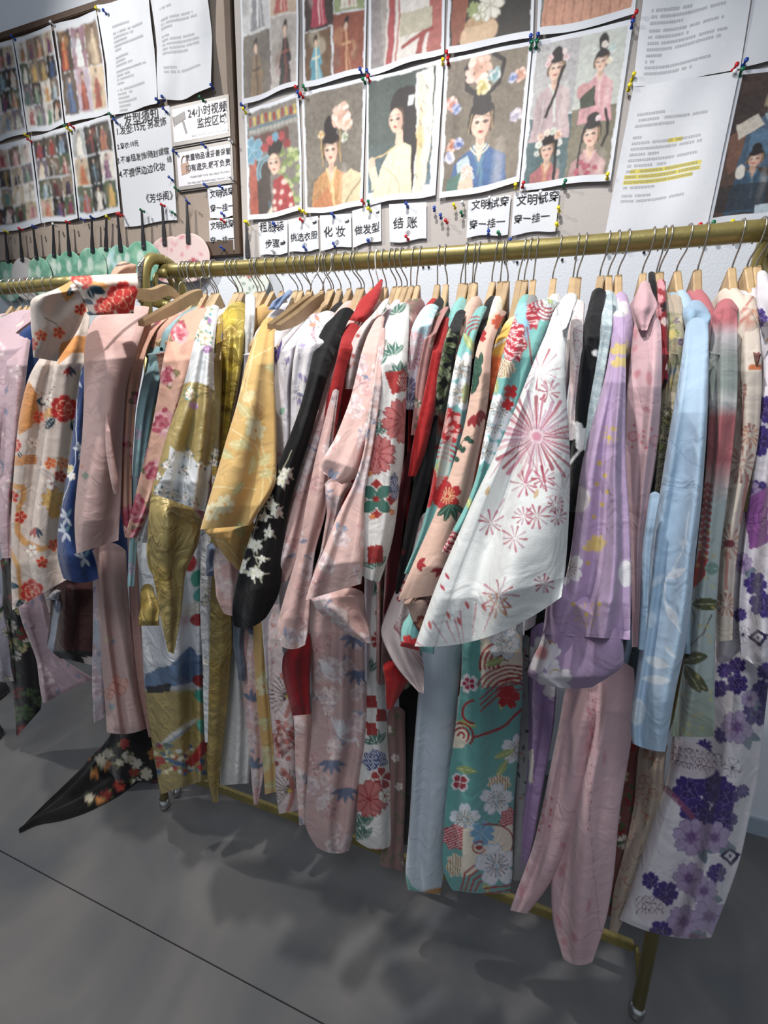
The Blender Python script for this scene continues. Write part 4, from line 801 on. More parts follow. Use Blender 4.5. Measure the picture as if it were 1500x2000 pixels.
# ---------------------------------------------------------------- prints
def plain(p): pass
def f_orange(p):       # off white with red camellias, orange bands and plum blossoms
    p.poly([(118, 672), (150, 655), (172, 658), (172, 690), (140, 690), (112, 712)], 'd08a44'); p.poly([(112, 560), (150, 540), (160, 560), (130, 590)], 'd49a54'); p.poly([(160, 545), (200, 552), (215, 560), (180, 572)], 'd49a54')
    p.poly([(58, 745), (72, 770), (76, 810), (62, 835), (36, 850), (34, 800), (44, 760)], 'd08a44'); p.arcs(52, 800, 44, 6, 7, 1, 'a8642c', 230, 420)
    p.rect(15, 888, 72, 908, 'd08a44', .9); [p.line([(18, 892+k*5), (72, 890+k*5)], .8, 'a8642c') for k in range(4)]; p.poly([(88, 800), (112, 792), (108, 812), (86, 815)], 'd9a25c')
    p.line([(20, 948), (45, 952), (46, 975), (36, 990), (34, 1040), (48, 1060), (80, 1072), (112, 1066)], 11, 'd29b5c'); p.line([(20, 1075), (36, 1110), (42, 1180)], 9, 'd2a468')
    p.flower(103, 975, 24, 'dcb060', 0, 8, edge='b8863c'); p.ell(105, 1000, 12, 14, 'd8a450')
    for x, y, r in ((240, 582, 34), (160, 545, 22), (125, 798, 28), (205, 600, 22), (62, 1155, 24), (28, 870, 14), (200, 620, 16)):
        p.leaf(x-r*.6, y+r*.6, r*1.1, r*.6, 130, '1e3b4a', 'd9d4c8'); p.leaf(x+r*.5, y+r*.8, r*1.1, r*.6, 60, '1e3b4a', 'd9d4c8'); p.leaf(x-r, y-r*.3, r, r*.5, 200, '22485a')
        p.flower(x, y, r, 'b9201f', x, 6, .06, edge='e58b78', pw=.25, ew=1); p.flower(x, y, r*.6, 'c42a26', x+30, 5, .06, edge='f0c8a0', pw=.3, ew=1)
    rg = random.Random(3)
    for x, y, c in ((80, 655, 'd5512b'), (115, 650, 'd5512b'), (62, 673, 'c22d22'), (157, 605, 'c22d22'), (92, 780, 'efe6da'), (63, 865, 'efe6da'), (98, 905, 'd5642e'), (62, 1075, 'efe9e0'), (82, 1098, 'c9351f'), (25, 970, 'b9201f'), (122, 905, 'd98a5e'), (118, 930, 'ad2734'), (75, 815, 'd5512b'), (40, 1010, 'c22d22'), (105, 1065, 'd5512b'), (150, 560, 'efe6da'), (100, 945, 'e8e2da')):
        p.flower(x, y, 13, c, rg.uniform(0, 72), 5, .03, ctr='8a1d22', edge='b0653c' if c[0] == 'e' else 'f0b98a', ew=1)
    for x, y in ((135, 715), (35, 650), (70, 1030)):
        for a in (50, 75, 100, 125): p.leaf(x, y, 22, 6, a, 'a32a2c' if a > 90 else '35455a')
    p.line([(85, 620), (110, 632), (120, 650)], 1.6, '2a2a33'); p.line([(95, 770), (105, 755)], 1.5, '2a2a33')
def navy(p):
    p.blot(3, '24407c', 20, 50, 3, .4)
    for x, y in ((150, 740), (160, 880), (130, 1010), (165, 1090), (128, 1040)):
        for a in (200, 240, 300, 60, 110): p.leaf(x, y, 20, 6, a, 'b9c2cf' if a < 250 else '5d8390')
    p.flower(134, 915, 10, 'd8c894', 0, 5, ctr='7b8a45'); p.flower(140, 930, 9, 'e6e2da', 0, 5)
    p.line([(150, 780), (148, 900), (110, 1020)], 1.5, 'c8cdd6')
def pinkplain(p):
    p.blot(6, 'c49c98', 20, 50, 4, .18, 18)
    for x, y in ((167, 929),): [p.ell(x+dx, y+dy, 3.2, 3.2, '7d8c80') for dx, dy in ((-4, 0), (4, 0), (0, -4), (0, 4))]
    p.ell(160, 912, 3, 4, 'd08f70')
    p.leaf(218, 1258, 12, 7, 300, '8d9db0'); p.ell(210, 1250, 7, 5, 'd5cb9c', a=.5)
    for x, y, r in ((232, 1338, 20), (212, 1356, 12)): p.flower(x, y, r, 'dfa79a', 20, 4, .1, edge='b5694e', ew=1.4)
    p.ell(218, 1380, 7, 6, '97a4a6'); p.line([(220, 1395), (232, 1430)], 1.5, 'a98f96')
    p.line([(238, 1150), (262, 1300), (283, 1420)], 1.3, 'a8817f')
def mauve(p):
    p.blot(8, 'b79aa3', 15, 40, 2, .35, 12)
    def f(p, x, y, rg):
        if rg.random() < .5: p.flower(x, y, rg.uniform(9, 16), 'c9aeb6', rg.uniform(0, 70), 5, edge='a98590', a=.7, ew=1)
        else: p.leaf(x, y, rg.uniform(14, 26), 8, rg.uniform(30, 150), '77809a', a=.8)
    p.scatter(f, 46, 5); [bloom(p, rgp(k, p.u0, p.u1), rgp(k+40, p.v0, p.v1), 12, 'c2a6b0') for k in range(6)]
def darkfloral(p, seed=1):
    def f(p, x, y, rg):
        c = rg.choice(('8c1f26', 'b9b07c', 'd8cfc4', '4d6b3a', '7c2a2a')); p.flower(x, y, rg.uniform(9, 17), c, rg.uniform(0, 70), 6, edge='30302a', ew=1)
        p.leaf(x, y, 20, 8, rg.uniform(0, 360), '3d5a34')
    p.scatter(f, 34, seed)
def peony(p):
    p.blot(10, 'cf9c88', 12, 30, 3, .3, 10)
    def f(p, x, y, rg):
        for a in range(4): p.leaf(x, y, 26, 13, rg.uniform(0, 360), rg.choice(('857a50', '8f8350', '7a7450')), edge='5e5432')
        r = rg.uniform(16, 26)
        for k in range(26):
            q = r*math.sqrt(k/26); an = k*2.4; c = rg.choice(('dba0a4', 'd08890', 'c46a78', 'e6bcb8', 'b24a60', 'a83c54')) if k > 8 else rg.choice(('a83c54', 'b54a60', 'c46a78'))
            p.ell(x+q*math.cos(an)*.9, y+q*math.sin(an)*1.15, r*.30, r*.2, c, math.degrees(an)+90+rg.uniform(-30, 30))
    p.scatter(f, 74, 21, .4)
def tealblue(p):
    p.blot(5, '7fa3aa', 15, 30, 2, .4)
    def f(p, x, y, rg): p.flower(x, y, 14, rg.choice(('b9a8c4', 'c9b4be', '9fc0c2')), 0, 8, edge='6f8f96', ew=1); p.line([(x, y), (x-8, y+30)], 1.2, '56707c')
    p.scatter(f, 60, 8)
def goldfloral(p):     # white satin with gold clouds, gold outlined blossoms
    p.ell(372, 815, 62, 70, 'a9955a', 20); p.ell(400, 870, 30, 40, 'ad9a60'); p.ell(345, 700, 22, 60, 'a38f50', 20); p.ell(300, 900, 28, 60, 'a9955a', 15)
    for x, y, r in ((398, 605, 16), (388, 640, 22), (400, 660, 14), (372, 770, 12)):
        for a in range(0, 360, 40): p.leaf(x, y, r*1.3, 7, a+x, rg_pick(a, ('4b9fae', '2f7f7a', '5a8f6a')))
        p.flower(x, y, r, 'e9e6dd', x, 7, edge='b49a4a', ew=1.3, pw=.3); p.ell(x+6, y+22, 9, 8, 'a177a6', 30)
    rg = random.Random(5)
    for k in range(34):
        x = rg.uniform(262, 425); y = rg.choice((rg.uniform(860, 1010), rg.uniform(880, 1480)))
        for a in (0, 130, 250): p.leaf(x, y, 13, 5, a+rg.uniform(0, 60), '4d7076')
        p.flower(x, y, 9, 'efece8', rg.uniform(0, 70), 5, edge='a58f4d', ew=1, ctr=rg.choice(('a15a90', 'cdb45c')))
    p.line([(352, 850), (346, 878), (330, 905)], 1.3, 'a8893a')

def goldsat(p):
    p.blot(8, 'a88b34', 10, 30, 3, .5, 14); p.blot(5, 'cdb566', 6, 16, 6, .5, 10)
    for y in (1060, 1230, 1330, 1450): p.arcs(415, y, 34, 3, 9, 1.2, '8a7024', 150, 330)
def goldscene(p):
    p.grad([(1000, 'd5d8dd'), (1140, 'dcdfe2'), (1290, 'e2e4e8'), (1300, 'c9cdd4'), (1345, 'b8bcc0'), (1352, 'a89458'), (1600, 'ad9a58')])
    p.ell(300, 1075, 14, 45, 'b79c48'); p.ell(318, 1062, 9, 36, 'eceef0')
    p.poly([(283, 1318), (310, 1305), (350, 1295), (412, 1270), (414, 1325), (350, 1338), (283, 1345)], '5d7799'); p.poly([(330, 1300), (372, 1262), (395, 1290)], '6b85a6')
    p.poly([(286, 1341), (335, 1335), (330, 1352), (287, 1354)], '23252e')
    p.ell(350, 1430, 44, 7, 'd0cfc6', -35); p.line([(325, 1452), (372, 1420)], 4, '7f93b4'); p.line([(300, 1500), (385, 1408)], 1.6, '8a7024')
    for k, (x, y) in enumerate(((372, 1100), (385, 1130), (392, 1160), (378, 1190), (388, 1210), (392, 1330), (395, 1360), (398, 1420))): p.ell(x, y, 12, 17, ('b3262a', '2f9c86', '3fa59a', 'd8d6cc', 'a8232a', '8c1f22', '2f9c86', '4aa38c')[k], k*20)
    rg = random.Random(4)
    for k in range(70): p.ell(rg.uniform(300, 410), rg.uniform(1455, 1512), rg.uniform(3, 7), 4, rg.choice(('5c7d74', '6f8a86', '3f5c8a', 'd8dccf', 'b03030', '46669c', 'e0d9b0')))
    p.poly([(362, 1490), (405, 1435), (412, 1460), (375, 1500)], 'a92a2c')
def yellow(p):
    p.blot(5, 'd8a44e', 20, 50, 3, .3, 14)
    for pts in ([(500, 660), (480, 760), (520, 900), (505, 1010)], [(530, 680), (490, 700), (460, 800)], [(440, 830), (500, 870), (537, 960)], [(470, 1100), (440, 1060), (400, 1050)], [(405, 950), (500, 955)]): p.line(pts, 2.2, 'ead9a0', .8)
    rg = random.Random(7)
    for k in range(44):
        x, y = (rg.uniform(395, 540), rg.uniform(640, 1110)) if k < 30 else (rg.uniform(488, 545), rg.uniform(1180, 1560)); a = rg.uniform(0, 360)
        p.leaf(x, y, rg.uniform(28, 44), rg.uniform(15, 22), a, rg.choice(('b9bf84', 'c9c890', 'dcd3a0', 'ccc488')), 'e6dfb4', a=.72)
    for x, y in ((440, 985), (412, 1000), (500, 840), (515, 1340)): p.flower(x, y, 20, 'e3dcb2', 20, 6, ctr='d09a50', a=.8)
def purplewhite(p):
    rg = random.Random(9)
    for k in range(26):
        x = rg.uniform(535, 665); y = rg.uniform(600, 960); c = rg.choice(('8c7fae', 'a79abf', 'c9a6b4', 'd88f74', '6d6f8c'))
        p.leaf(x, y, 16, 8, rg.uniform(0, 360), c); p.line([(x, y), (x+rg.uniform(-20, 20), y+26)], 1.1, '6b6070')
    p.ell(540, 680, 9, 34, '46317c', 10); p.flower(552, 640, 14, '4a3484', 0, 6, edge='8d7fb8', ew=1); p.leaf(546, 810, 18, 10, 300, '7fae98')
def pinkblossom(p):
    for k in range(26):
        x = 590+(k*37 % 80); y = 575+(k*23 % 380); p.flower(x, y, 9, ('d9a7ac', 'e6c2c0', 'cf8f8c')[k % 3], k*20, 5, ctr='c9b04a' if k % 4 == 0 else None, edge='b5828c', ew=.9)
    p.flower(645, 590, 22, 'd98fa2', 0, 7, edge='eec8c8'); p.ell(655, 605, 6, 6, 'd9c25a')
def blackblossom(p):
    pts = [(528, 935), (520, 965), (552, 940), (500, 985), (515, 1010), (540, 1000), (488, 1030), (525, 1040), (500, 1065), (512, 1092), (470, 1110), (495, 1120), (475, 1100), (530, 985), (560, 925), (508, 1120), (487, 1060), (470, 1030)]
    p.line([(570, 880), (540, 940), (505, 1010), (490, 1060), (512, 1130)], 1.6, 'b8b59a')
    for i, (x, y) in enumerate(pts):
        for a in (i*40, i*40+120, i*40+200): p.leaf(x, y, 19, 3.6, a, 'cfcdb4')
    for i, (x, y) in enumerate(pts): p.flower(x, y, 8+(i % 3)*2.5, 'eeecdf', i*25, 5, .08, ctr='c9cf8a', pw=.75)
def craneish(p, seed=3):          # pale pink with grey blue leaves, white blossoms and cranes
    p.blot(8, 'e3b9b0', 15, 45, seed, .5, 14)
    def f(p, x, y, rg):
        k = rg.random()
        if k < .45:
            for a in range(4): p.leaf(x, y, rg.uniform(14, 26), 8, rg.uniform(200, 420), rg.choice(('8690a8', '77829c', '9aa2b6')), a=.9)
        if k < .7:
            for j in range(3): bloom(p, x+rg.uniform(-18, 18), y+rg.uniform(-20, 20), rg.uniform(9, 16), rg.choice(('dfc6c6', 'd8bcc0', 'e3cfcf')), 1.2, 16)
        else:
            for j in range(3): bloom(p, x+rg.uniform(-14, 14), y+rg.uniform(-16, 16), rg.uniform(6, 11), rg.choice(('d99c9e', 'd8a4a0')), 1.2, 12)
            for j in range(3): p.flower(x+rg.uniform(-18, 18), y+rg.uniform(-18, 18), rg.uniform(5, 8), 'e0b0ae', rg.uniform(0, 70), 5, edge='bb8288', ew=.7)
        if k > .8:
            p.line([(x-14, y+14), (x, y), (x+14, y-4)], 1.2, '8a6f78')
    p.scatter(f, 56, seed)
def craneskirt(p):
    craneish(p, 9); p.line([(648, 1180), (640, 1400), (650, 1660)], 1.2, 'b58d8c')
    for x, y, s_ in ((662, 1440, 1), (635, 1320, .8)):
        for i in range(9): p.leaf(x, y, (44-i*2)*s_, 5, 250+i*9, 'e9e6ea')
        p.line([(x, y), (x+18*s_, y+8), (x+34*s_, y+4), (x+38*s_, y+16)], 3, 'eceaf0')
    for x, y in ((700, 1310), (648, 1485), (675, 1540), (690, 1240)):
        for a in range(5): p.leaf(x, y, 30, 9, 20+a*35, '717b98')
def redplain(p): p.blot(3, 'a81418', 15, 40, 2, .4)
def branch(p):
    rg = random.Random(6)
    for k in range(20):
        x = rg.uniform(p.u0, p.u1); y = rg.uniform(p.v0, p.v1); p.line([(x, y), (x+rg.uniform(-12, 12), y+20), (x+rg.uniform(-16, 16), y+38)], 1.3, '8c5a50')
        for j in range(3): p.flower(x+rg.uniform(-9, 9), y+rg.uniform(0, 30), 5, rg.choice(('b5605a', 'd39a90')), 0, 5)
def fanblossom(p):
    for x, y in ((545, 1360), (548, 1545)):
        for a in range(130, 330, 14): p.line([(x+18, y), (x+18+42*math.cos(math.radians(a)), y+42*math.sin(math.radians(a)))], 1.6, '4d3a30')
        p.line([(x+5, y-42), (x+22, y-20), (x+24, y+10), (x+14, y+38)], 9, 'c26a5c', .8); p.ell(x+18, y, 4, 4, 'd8b93a')
    rg = random.Random(12)
    for k in range(60): p.flower(rg.gauss(552, 14), rg.gauss(1445, 22), 6, rg.choice(('c4736c', 'd79a92', 'e3bcb4', '9c4a44')), k*9, 5)
    for k in range(10): p.line([(535+k*5, 1425), (545+k*3, 1460), (550, 1480)], 1, '6d3c34')
    for k in range(12): p.ell(rg.uniform(520, 560), rg.uniform(1200, 1300), 2, 3, 'c98a80')
def mums(p):           # white with red and green chrysanthemums
    g, r, dr = '3c6e60', 'a22a28', '8c1c20'
    for x, y in ((738, 700), (770, 680), (775, 600), (740, 835), (724, 810), (780, 720), (735, 1095), (728, 1150), (722, 1300), (735, 1440), (708, 1625), (712, 1600)):
        for a in (240, 275, 310, 200): p.leaf(x, y+14, 30, 11, a, g, 'dfe2da')
    p.poly([(752, 728), (790, 722), (792, 765), (765, 770)], r)
    p.flower(790, 822, 46, 'bf6a68', 10, 10, edge='981f24', pw=.28, ew=2.2, ctr='bf6a68'); p.flower(735, 888, 40, 'c27170', 0, 10, edge='981f24', pw=.28, ew=2.2, ctr='bf6a68')
    p.hatch(790, 745, 14, 18, r, 'd9b3a8', 4)
    p.flower(735, 975, 38, 'e9e4de', 20, 8, edge='efeae4', ctr=r); 
    for a in (0, 90, 180, 270): p.leaf(735, 975, 40, 30, a, r, edge='efe9e2')
    for a in (45, 135, 225, 315): p.leaf(735, 975, 38, 26, a, g, edge='efe9e2')
    p.ell(735, 975, 6, 6, r)
    for x, y in ((722, 925), (727, 1010), (765, 1000)): p.flower(x, y, 7, 'd97b3a', 0, 5, ctr='f0e0c0')
    p.hatch(770, 950, 9, 26, '5a6488', 'b9bdd0', 4); p.rect(718, 1066, 748, 1100, r)
    for x, y in ((742, 1250), (750, 1200)): p.flower(x, y, 20, r, 10, 7, edge='e9e2dc')
    for i in range(2):
        for j in range(3):
            if (i+j) % 2 == 0: p.poly([(715+i*20, 1358+j*26), (735+i*20, 1360+j*26), (736+i*20, 1384+j*26), (716+i*20, 1382+j*26)], r)
    p.hatch(732, 1485, 24, 20, '39487c', 'c6cade', 4); p.flower(745, 1520, 24, r, 20, 5, edge='efe6e0', ew=2); p.flower(722, 1560, 38, 'bf6a68', 5, 9, edge='981f24', pw=.28, ew=2.2); p.flower(752, 1555, 14, 'e8e2da', 0, 6, edge='a7763c', ctr=r)
    for k in range(3): p.flower(715+k*14, 1665, 9, 'b04a46', 0, 6)
def bluepink(p):
    for x, y, c in ((835, 600, '9cc8d6'), (815, 640, 'a9cfdb'), (800, 700, 'c995a4'), (808, 670, 'd8b2bc'), (795, 760, '7a6a92'), (800, 790, '6d5d86'), (812, 615, 'b7d4de')): p.flower(x, y, 26, c, x, 12, edge='e8eef0', pw=.3, ew=1.2)
def rose(p):
    rg = random.Random(2)
    for k in range(18):
        x = rg.uniform(p.u0, p.u1); y = rg.uniform(p.v0, p.v1)
        for a in (0, 60, 130): p.leaf(x, y, 12, 6, rg.uniform(0, 360), '6e6a50')
        if k % 3 == 0: p.flower(x, y, 9, 'e0d2cc', 0, 5, edge='9c7a74', ew=1)
def leafy(p):
    rg = random.Random(3)
    for k in range(16):
        x = rg.uniform(p.u0, p.u1); y = rg.uniform(p.v0, p.v1)
        for a in range(4): p.leaf(x, y, rg.uniform(16, 28), 8, rg.uniform(0, 360), rg.choice(('7d8a5c', '9aa582', '56663e')), '20241c')
def blackred(p):
    rg = random.Random(5)
    for k in range(14):
        x = rg.uniform(p.u0, p.u1); y = rg.uniform(p.v0, p.v1); p.flower(x, y, rg.uniform(5, 11), rg.choice(('8c1a22', 'c9c3a8', 'b9b48e', '7a1a20')), k*20, 5)
def tealflower(p):     # aqua with white scalloped blossoms, red bars and peach lines
    for x, y in ((905, 720), (900, 770), (985, 850), (960, 890)): p.flower(x, y, 34, 'eceff0', x, 5, .1, edge='9cc9dc', dots='b08a5c', ew=1.5)
    p.arcs(930, 655, 36, 4, 7, 3, 'a3283a', 180, 280); p.arcs(905, 660, 26, 3, 7, 3, 'b02c38', 120, 210)
    for x, y, a in ((905, 650, 60), (912, 745, 95), (965, 730, 80), (862, 895, 110), (945, 990, 75), (918, 1000, 80)): p.leaf(x, y, 44, 14, a, 'a9b973', 'e6e9bf')
    p.hatch(878, 832, 24, 34, 'c02a30', 'e8b0a8', 4, rot=45); p.arcs(862, 915, 50, 4, 9, 4, 'b02c38', 200, 320)
    p.flower(842, 955, 42, 'c8262c', 10, 5, .15, edge='d94a44', ew=1); p.ell(838, 880, 9, 20, 'd98a98')
    p.poly([(860, 870), (885, 850), (875, 925), (850, 960)], 'dcd2c8', .6)
    p.flower(800, 1262, 24, 'c8262c', 0, 5, .15)
    p.hatch(883, 1050, 20, 24, 'a3283a', 'e8c8c4', 4, rot=45); p.flower(895, 1000, 18, 'dfe8ee', 0, 6, edge='9cc9dc')
def pinklines(p):
    p.grad([(1040, 'e6d3d0'), (1110, 'e2c3c0'), (1200, 'e4d2cf'), (1380, 'd9bfba')])
    for k in range(9): p.line([(770, 1225), (800+k*7, 1170+k*22), (835, 1150+k*30)], 1.2, 'a35058')
    for x, y in ((783, 1150), (800, 1120), (775, 1165), (822, 1080)): p.leaf(x, y, 12, 5, 60, 'b02030'); p.ell(x+6, y-12, 5, 3, 'b02030')
    p.arcs(805, 1020, 20, 1, 4, 1.4, 'a3283a', 180, 420)
def peachred(p):       # peach with red blossoms and dark green leaves
    dg = '24483a'
    for x, y in ((935, 735), (940, 715), (930, 745)):
        for a in (20, 65, 100, 140, 180): p.leaf(x, y, 28, 10, a+90, dg, '3f6a52')
    p.flower(938, 655, 14, 'a81e26', 10, 4); p.leaf(926, 640, 18, 8, 0, dg)
    p.flower(975, 628, 16, 'c0502e', 0, 5); p.leaf(968, 590, 24, 12, 120, dg)
    for x, y in ((938, 800), (925, 810)):
        for a in (60, 85, 115): p.leaf(x, y, 26, 9, a, '8e2028')
    for k in range(6): p.ell(884+k*7, 892-k*9+(k % 2)*14, 7, 5, dg, 40*k); 
    p.line([(875, 900), (905, 860), (925, 850)], 1.6, dg)
    p.flower(873, 968, 30, 'a81c22', 10, 5, .1, edge='b8353a', dots='dcb27c', ew=1.4)
    for a in (30, 70, 110, 140): p.leaf(880, 985, 36, 13, a, dg, '6f8f7c')
    for a in (20, 60, 330): p.leaf(815, 1100, 18, 9, a, '9c2028'); p.leaf(862, 1110, 22, 9, a+100, '9c2028')
    p.flower(826, 1220, 20, '8e1c22', 0, 5, dots='d9b078'); p.flower(845, 1180, 12, '8e1c22', 0, 5)
def dotsblack(p):
    for k in range(14): p.ell(952+(k % 3)*12, 640+k*9, 5, 4, 'e9e9e6')
def yelloworange(p):
    p.grad([(610, 'e9e2cc'), (640, 'e3b443'), (690, 'e0a83a'), (700, 'd8632c'), (780, 'cf5a2c')]); p.line([(960, 680), (990, 660)], 4, 'eee8da')
def tealflower2(p):
    p.poly([(1000, 600), (1050, 580), (1040, 640), (1010, 700), (980, 690)], '8fc3dc'); p.hatch(1002, 665, 26, 42, 'b02036', 'e8c6c4', 4, rot=35); p.hatch(1042, 610, 14, 34, 'b02036', 'e8b8b8', 4, rot=35)
    p.hatch(985, 720, 22, 18, 'e6dcc8', 'a8834a', 4, 'lines', 30); p.line([(1030, 640), (1040, 720)], 3, 'a3283a')
    for x, y in ((963, 830), (975, 800), (945, 880), (1075, 600)): p.flower(x, y, 32, 'e9eef0', y, 5, .1, edge='9cc9dc', dots='8a7a5c', ew=1.4)
    p.flower(997, 765, 15, 'c0242a', 0, 4); p.flower(992, 790, 13, 'c0242a', 40, 4)
    for x, y, a in ((965, 730, 85), (912, 965, 75), (1060, 560, 60)): p.leaf(x, y, 40, 14, a, 'a9b973', 'e6e9bf')
    p.hatch(880, 1060, 22, 26, 'a3283a', 'e8c8c4', 4, rot=45); p.arcs(1070, 590, 34, 4, 7, 3.5, 'a3283a', 60, 200)
def tealskirt(p):
    rg = random.Random(5); cr, rd = 'e6dcc6', 'a3202a'
    p.poly([(938, 1240), (1020, 1225), (1020, 1330), (940, 1345)], cr)
    p.arcs(985, 1300, 48, 5, 9, 4.5, rd, 170, 300); p.arcs(1000, 1360, 60, 5, 8, 3.5, rd, 200, 330, 1.2)
    for y0 in (1318, 1330, 1342): p.line([(938, y0+48), (975, y0+14), (1018, y0+4)], 3.4, rd)
    for x, y in ((985, 1258), (1000, 1215), (908, 1600), (1010, 1465)): p.flower(x, y, 32, 'e3e9ee', y, 5, .1, edge='8fc0d8', dots='9c8a6c', ew=1.5)
    for x, y, a in ((945, 1300, 340), (985, 1345, 100), (965, 1480, 340), (970, 1520, 300), (890, 1410, 10), (890, 1500, 10), (940, 1735, 320), (950, 1745, 280)): p.leaf(x, y, 44, 14, a, '9fb468', 'dfe6b4')
    p.flower(915, 1335, 20, 'e3e2e4', 0, 5, .1); p.flower(915, 1335, 14, 'a81c4a', 0, 5, .1, edge='e3e2e4'); p.flower(898, 1528, 20, 'e3e2e4', 10, 4, .1); p.flower(898, 1528, 16, 'a81c34', 10, 4, .1, edge='e3e2e4')
    p.flower(993, 1362, 24, 'b01c26', 30, 5, .15, edge='c84a4a', ew=1); p.flower(988, 1350, 12, 'b01c26', 0, 5)
    p.poly([(880, 1415), (895, 1410), (922, 1440), (905, 1460), (885, 1462)], cr); p.arcs(900, 1437, 24, 3, 9, 4, rd, 180, 400); p.arcs(925, 1390, 22, 1, 9, 5, rd, 90, 270)
    p.line([(925, 1440), (960, 1430), (990, 1415), (1018, 1385)], 5, rd)
    p.hatch(975, 1530, 22, 16, 'e6dcc8', 'a8834a', 5, 'lines'); p.flower(970, 1562, 34, 'dfe4ea', 20, 5, .1, edge='8fc0d8', dots='8d8578', ew=1.5)
    p.hatch(995, 1600, 18, 22, 'b02036', 'e3b8b8', 5, 'lines', 70); p.hatch(890, 1635, 26, 24, 'b02036', 'e3b8b8', 5, 'lines', 70)
    p.poly([(905, 1618), (1004, 1612), (1002, 1690), (960, 1690), (900, 1715)], cr); p.flower(942, 1628, 26, '6da6cc', 0, 7, edge='a8cfe0')
    p.arcs(960, 1645, 36, 1, 8, 3, rd, 250, 440, 1.2); p.ell(936, 1655, 7, 5, rd); p.arcs(936, 1655, 12, 1, 8, 3, rd, 20, 300)
    for k in range(4): p.line([(900+k*9, 1740), (908+k*9, 1705+k*6), (950+k*4, 1672+k*14)], 4, rd)
    p.flower(970, 1690, 44, 'e1e6ee', 10, 5, .1, edge='8fc0d8', dots='8d7f78', ew=2)
    for y0 in (1728, 1738, 1748): p.line([(945, y0+8), (1000, y0)], 3.5, rd)
    p.hatch(888, 1690, 16, 22, 'e6dcc8', 'a8834a', 5, 'lines')
def lining(p):
    p.blot(6, 'b4c2cf', 20, 50, 2, .3, 20); p.line([(785, 1700), (800, 1735), (830, 1748)], 10, '6fb0a4'); p.line([(826, 1748), (862, 1738)], 12, 'b8803c')
def fireworks(p):
    R, G = ('a8324e', 'b04460', 'b9637c', '9a2440'), ('b98aa0', 'c9a3a8', 'b08ca0')
    p.ell(1048, 850, 34, 34, 'd9bcc8', soft=30, a=.7); p.ell(1048, 853, 10, 9, 'c98498', soft=5)
    p.burst(1048, 852, 14, 92, 30, R+R+G, 7, .1); p.burst(1048, 852, 16, 62, 30, G, 3)
    p.burst(1052, 725, 8, 46, 13, G+('a8324e',), 4, .3); p.burst(1100, 960, 6, 40, 11, G, 4)
    for x, y, r in ((1072, 765, 22), (958, 1022, 24), (1004, 1052, 24), (1022, 1008, 18), (1025, 945, 26), (1062, 935, 22), (1048, 1008, 22), (1085, 985, 16), (975, 1162, 34), (1062, 1140, 18), (1090, 1010, 14)):
        p.burst(x, y, 3, r*1.1, 10, R+('b08a9c',), 4.6, r)
    p.burst(970, 1185, 3, 26, 8, ('c08a50', 'bd7a4c'), 5)
    for x0, y0, x1, y1 in ((945, 905, 912, 948), (955, 935, 985, 888), (970, 1000, 985, 975), (1028, 870, 1062, 955)): p.line([(x1, y1), (x0, y0)], 4, 'b05a78', .7, True)
    for x, y, h in ((910, 1255, 60), (905, 1260, 50), (895, 1258, 45), (925, 1250, 70), (945, 1245, 60), (880, 1262, 48), (835, 1268, 36), (845, 1272, 24)):
        a = (x-900)/90; p.line([(x+a*h*1.3-20, y-h), (x-4, y)], 4, 'bb7684', .8, True)
    for x, y in ((843, 1230), (878, 1210), (900, 1222), (915, 1190), (948, 1195)): p.leaf(x, y, 18, 7, 250, 'c05a5c')
    for x, y in ((955, 950), (1050, 955)): p.leaf(x, y, 20, 9, 110, 'c09a5c', a=.8)
    for x, y in ((860, 1140), (870, 1118)): p.leaf(x, y, 16, 6, 60, 'b0304a')
    p.line([(1020, 748), (1100, 715)], 1., 'b9b9ba')
def pinkline2(p):
    for k in range(16): p.arcs(1127+(k % 2)*6, 600+k*18, 8, 1, 3, 1.1, 'b56a74', k*40, k*40+300)
    p.blot(5, 'e6c4c4', 8, 18, 3, .6)
def blackwhite(p):
    for x, y, r in ((1132, 845, 14), (1128, 832, 10), (1136, 870, 12), (1165, 690, 8)): p.ell(x, y, r, r*.8, 'e6e6e8')
    p.line([(1112, 905), (1125, 890), (1140, 870)], 5, 'dcdce0'); p.flower(1135, 850, 20, 'e6e6e8', 0, 5)
def waves(p):
    for k in range(70): p.arcs(1140+(k*17 % 64), 560+k*5.2, 9, 2, 4, 1.1, 'd9e2e4', 190, 350)
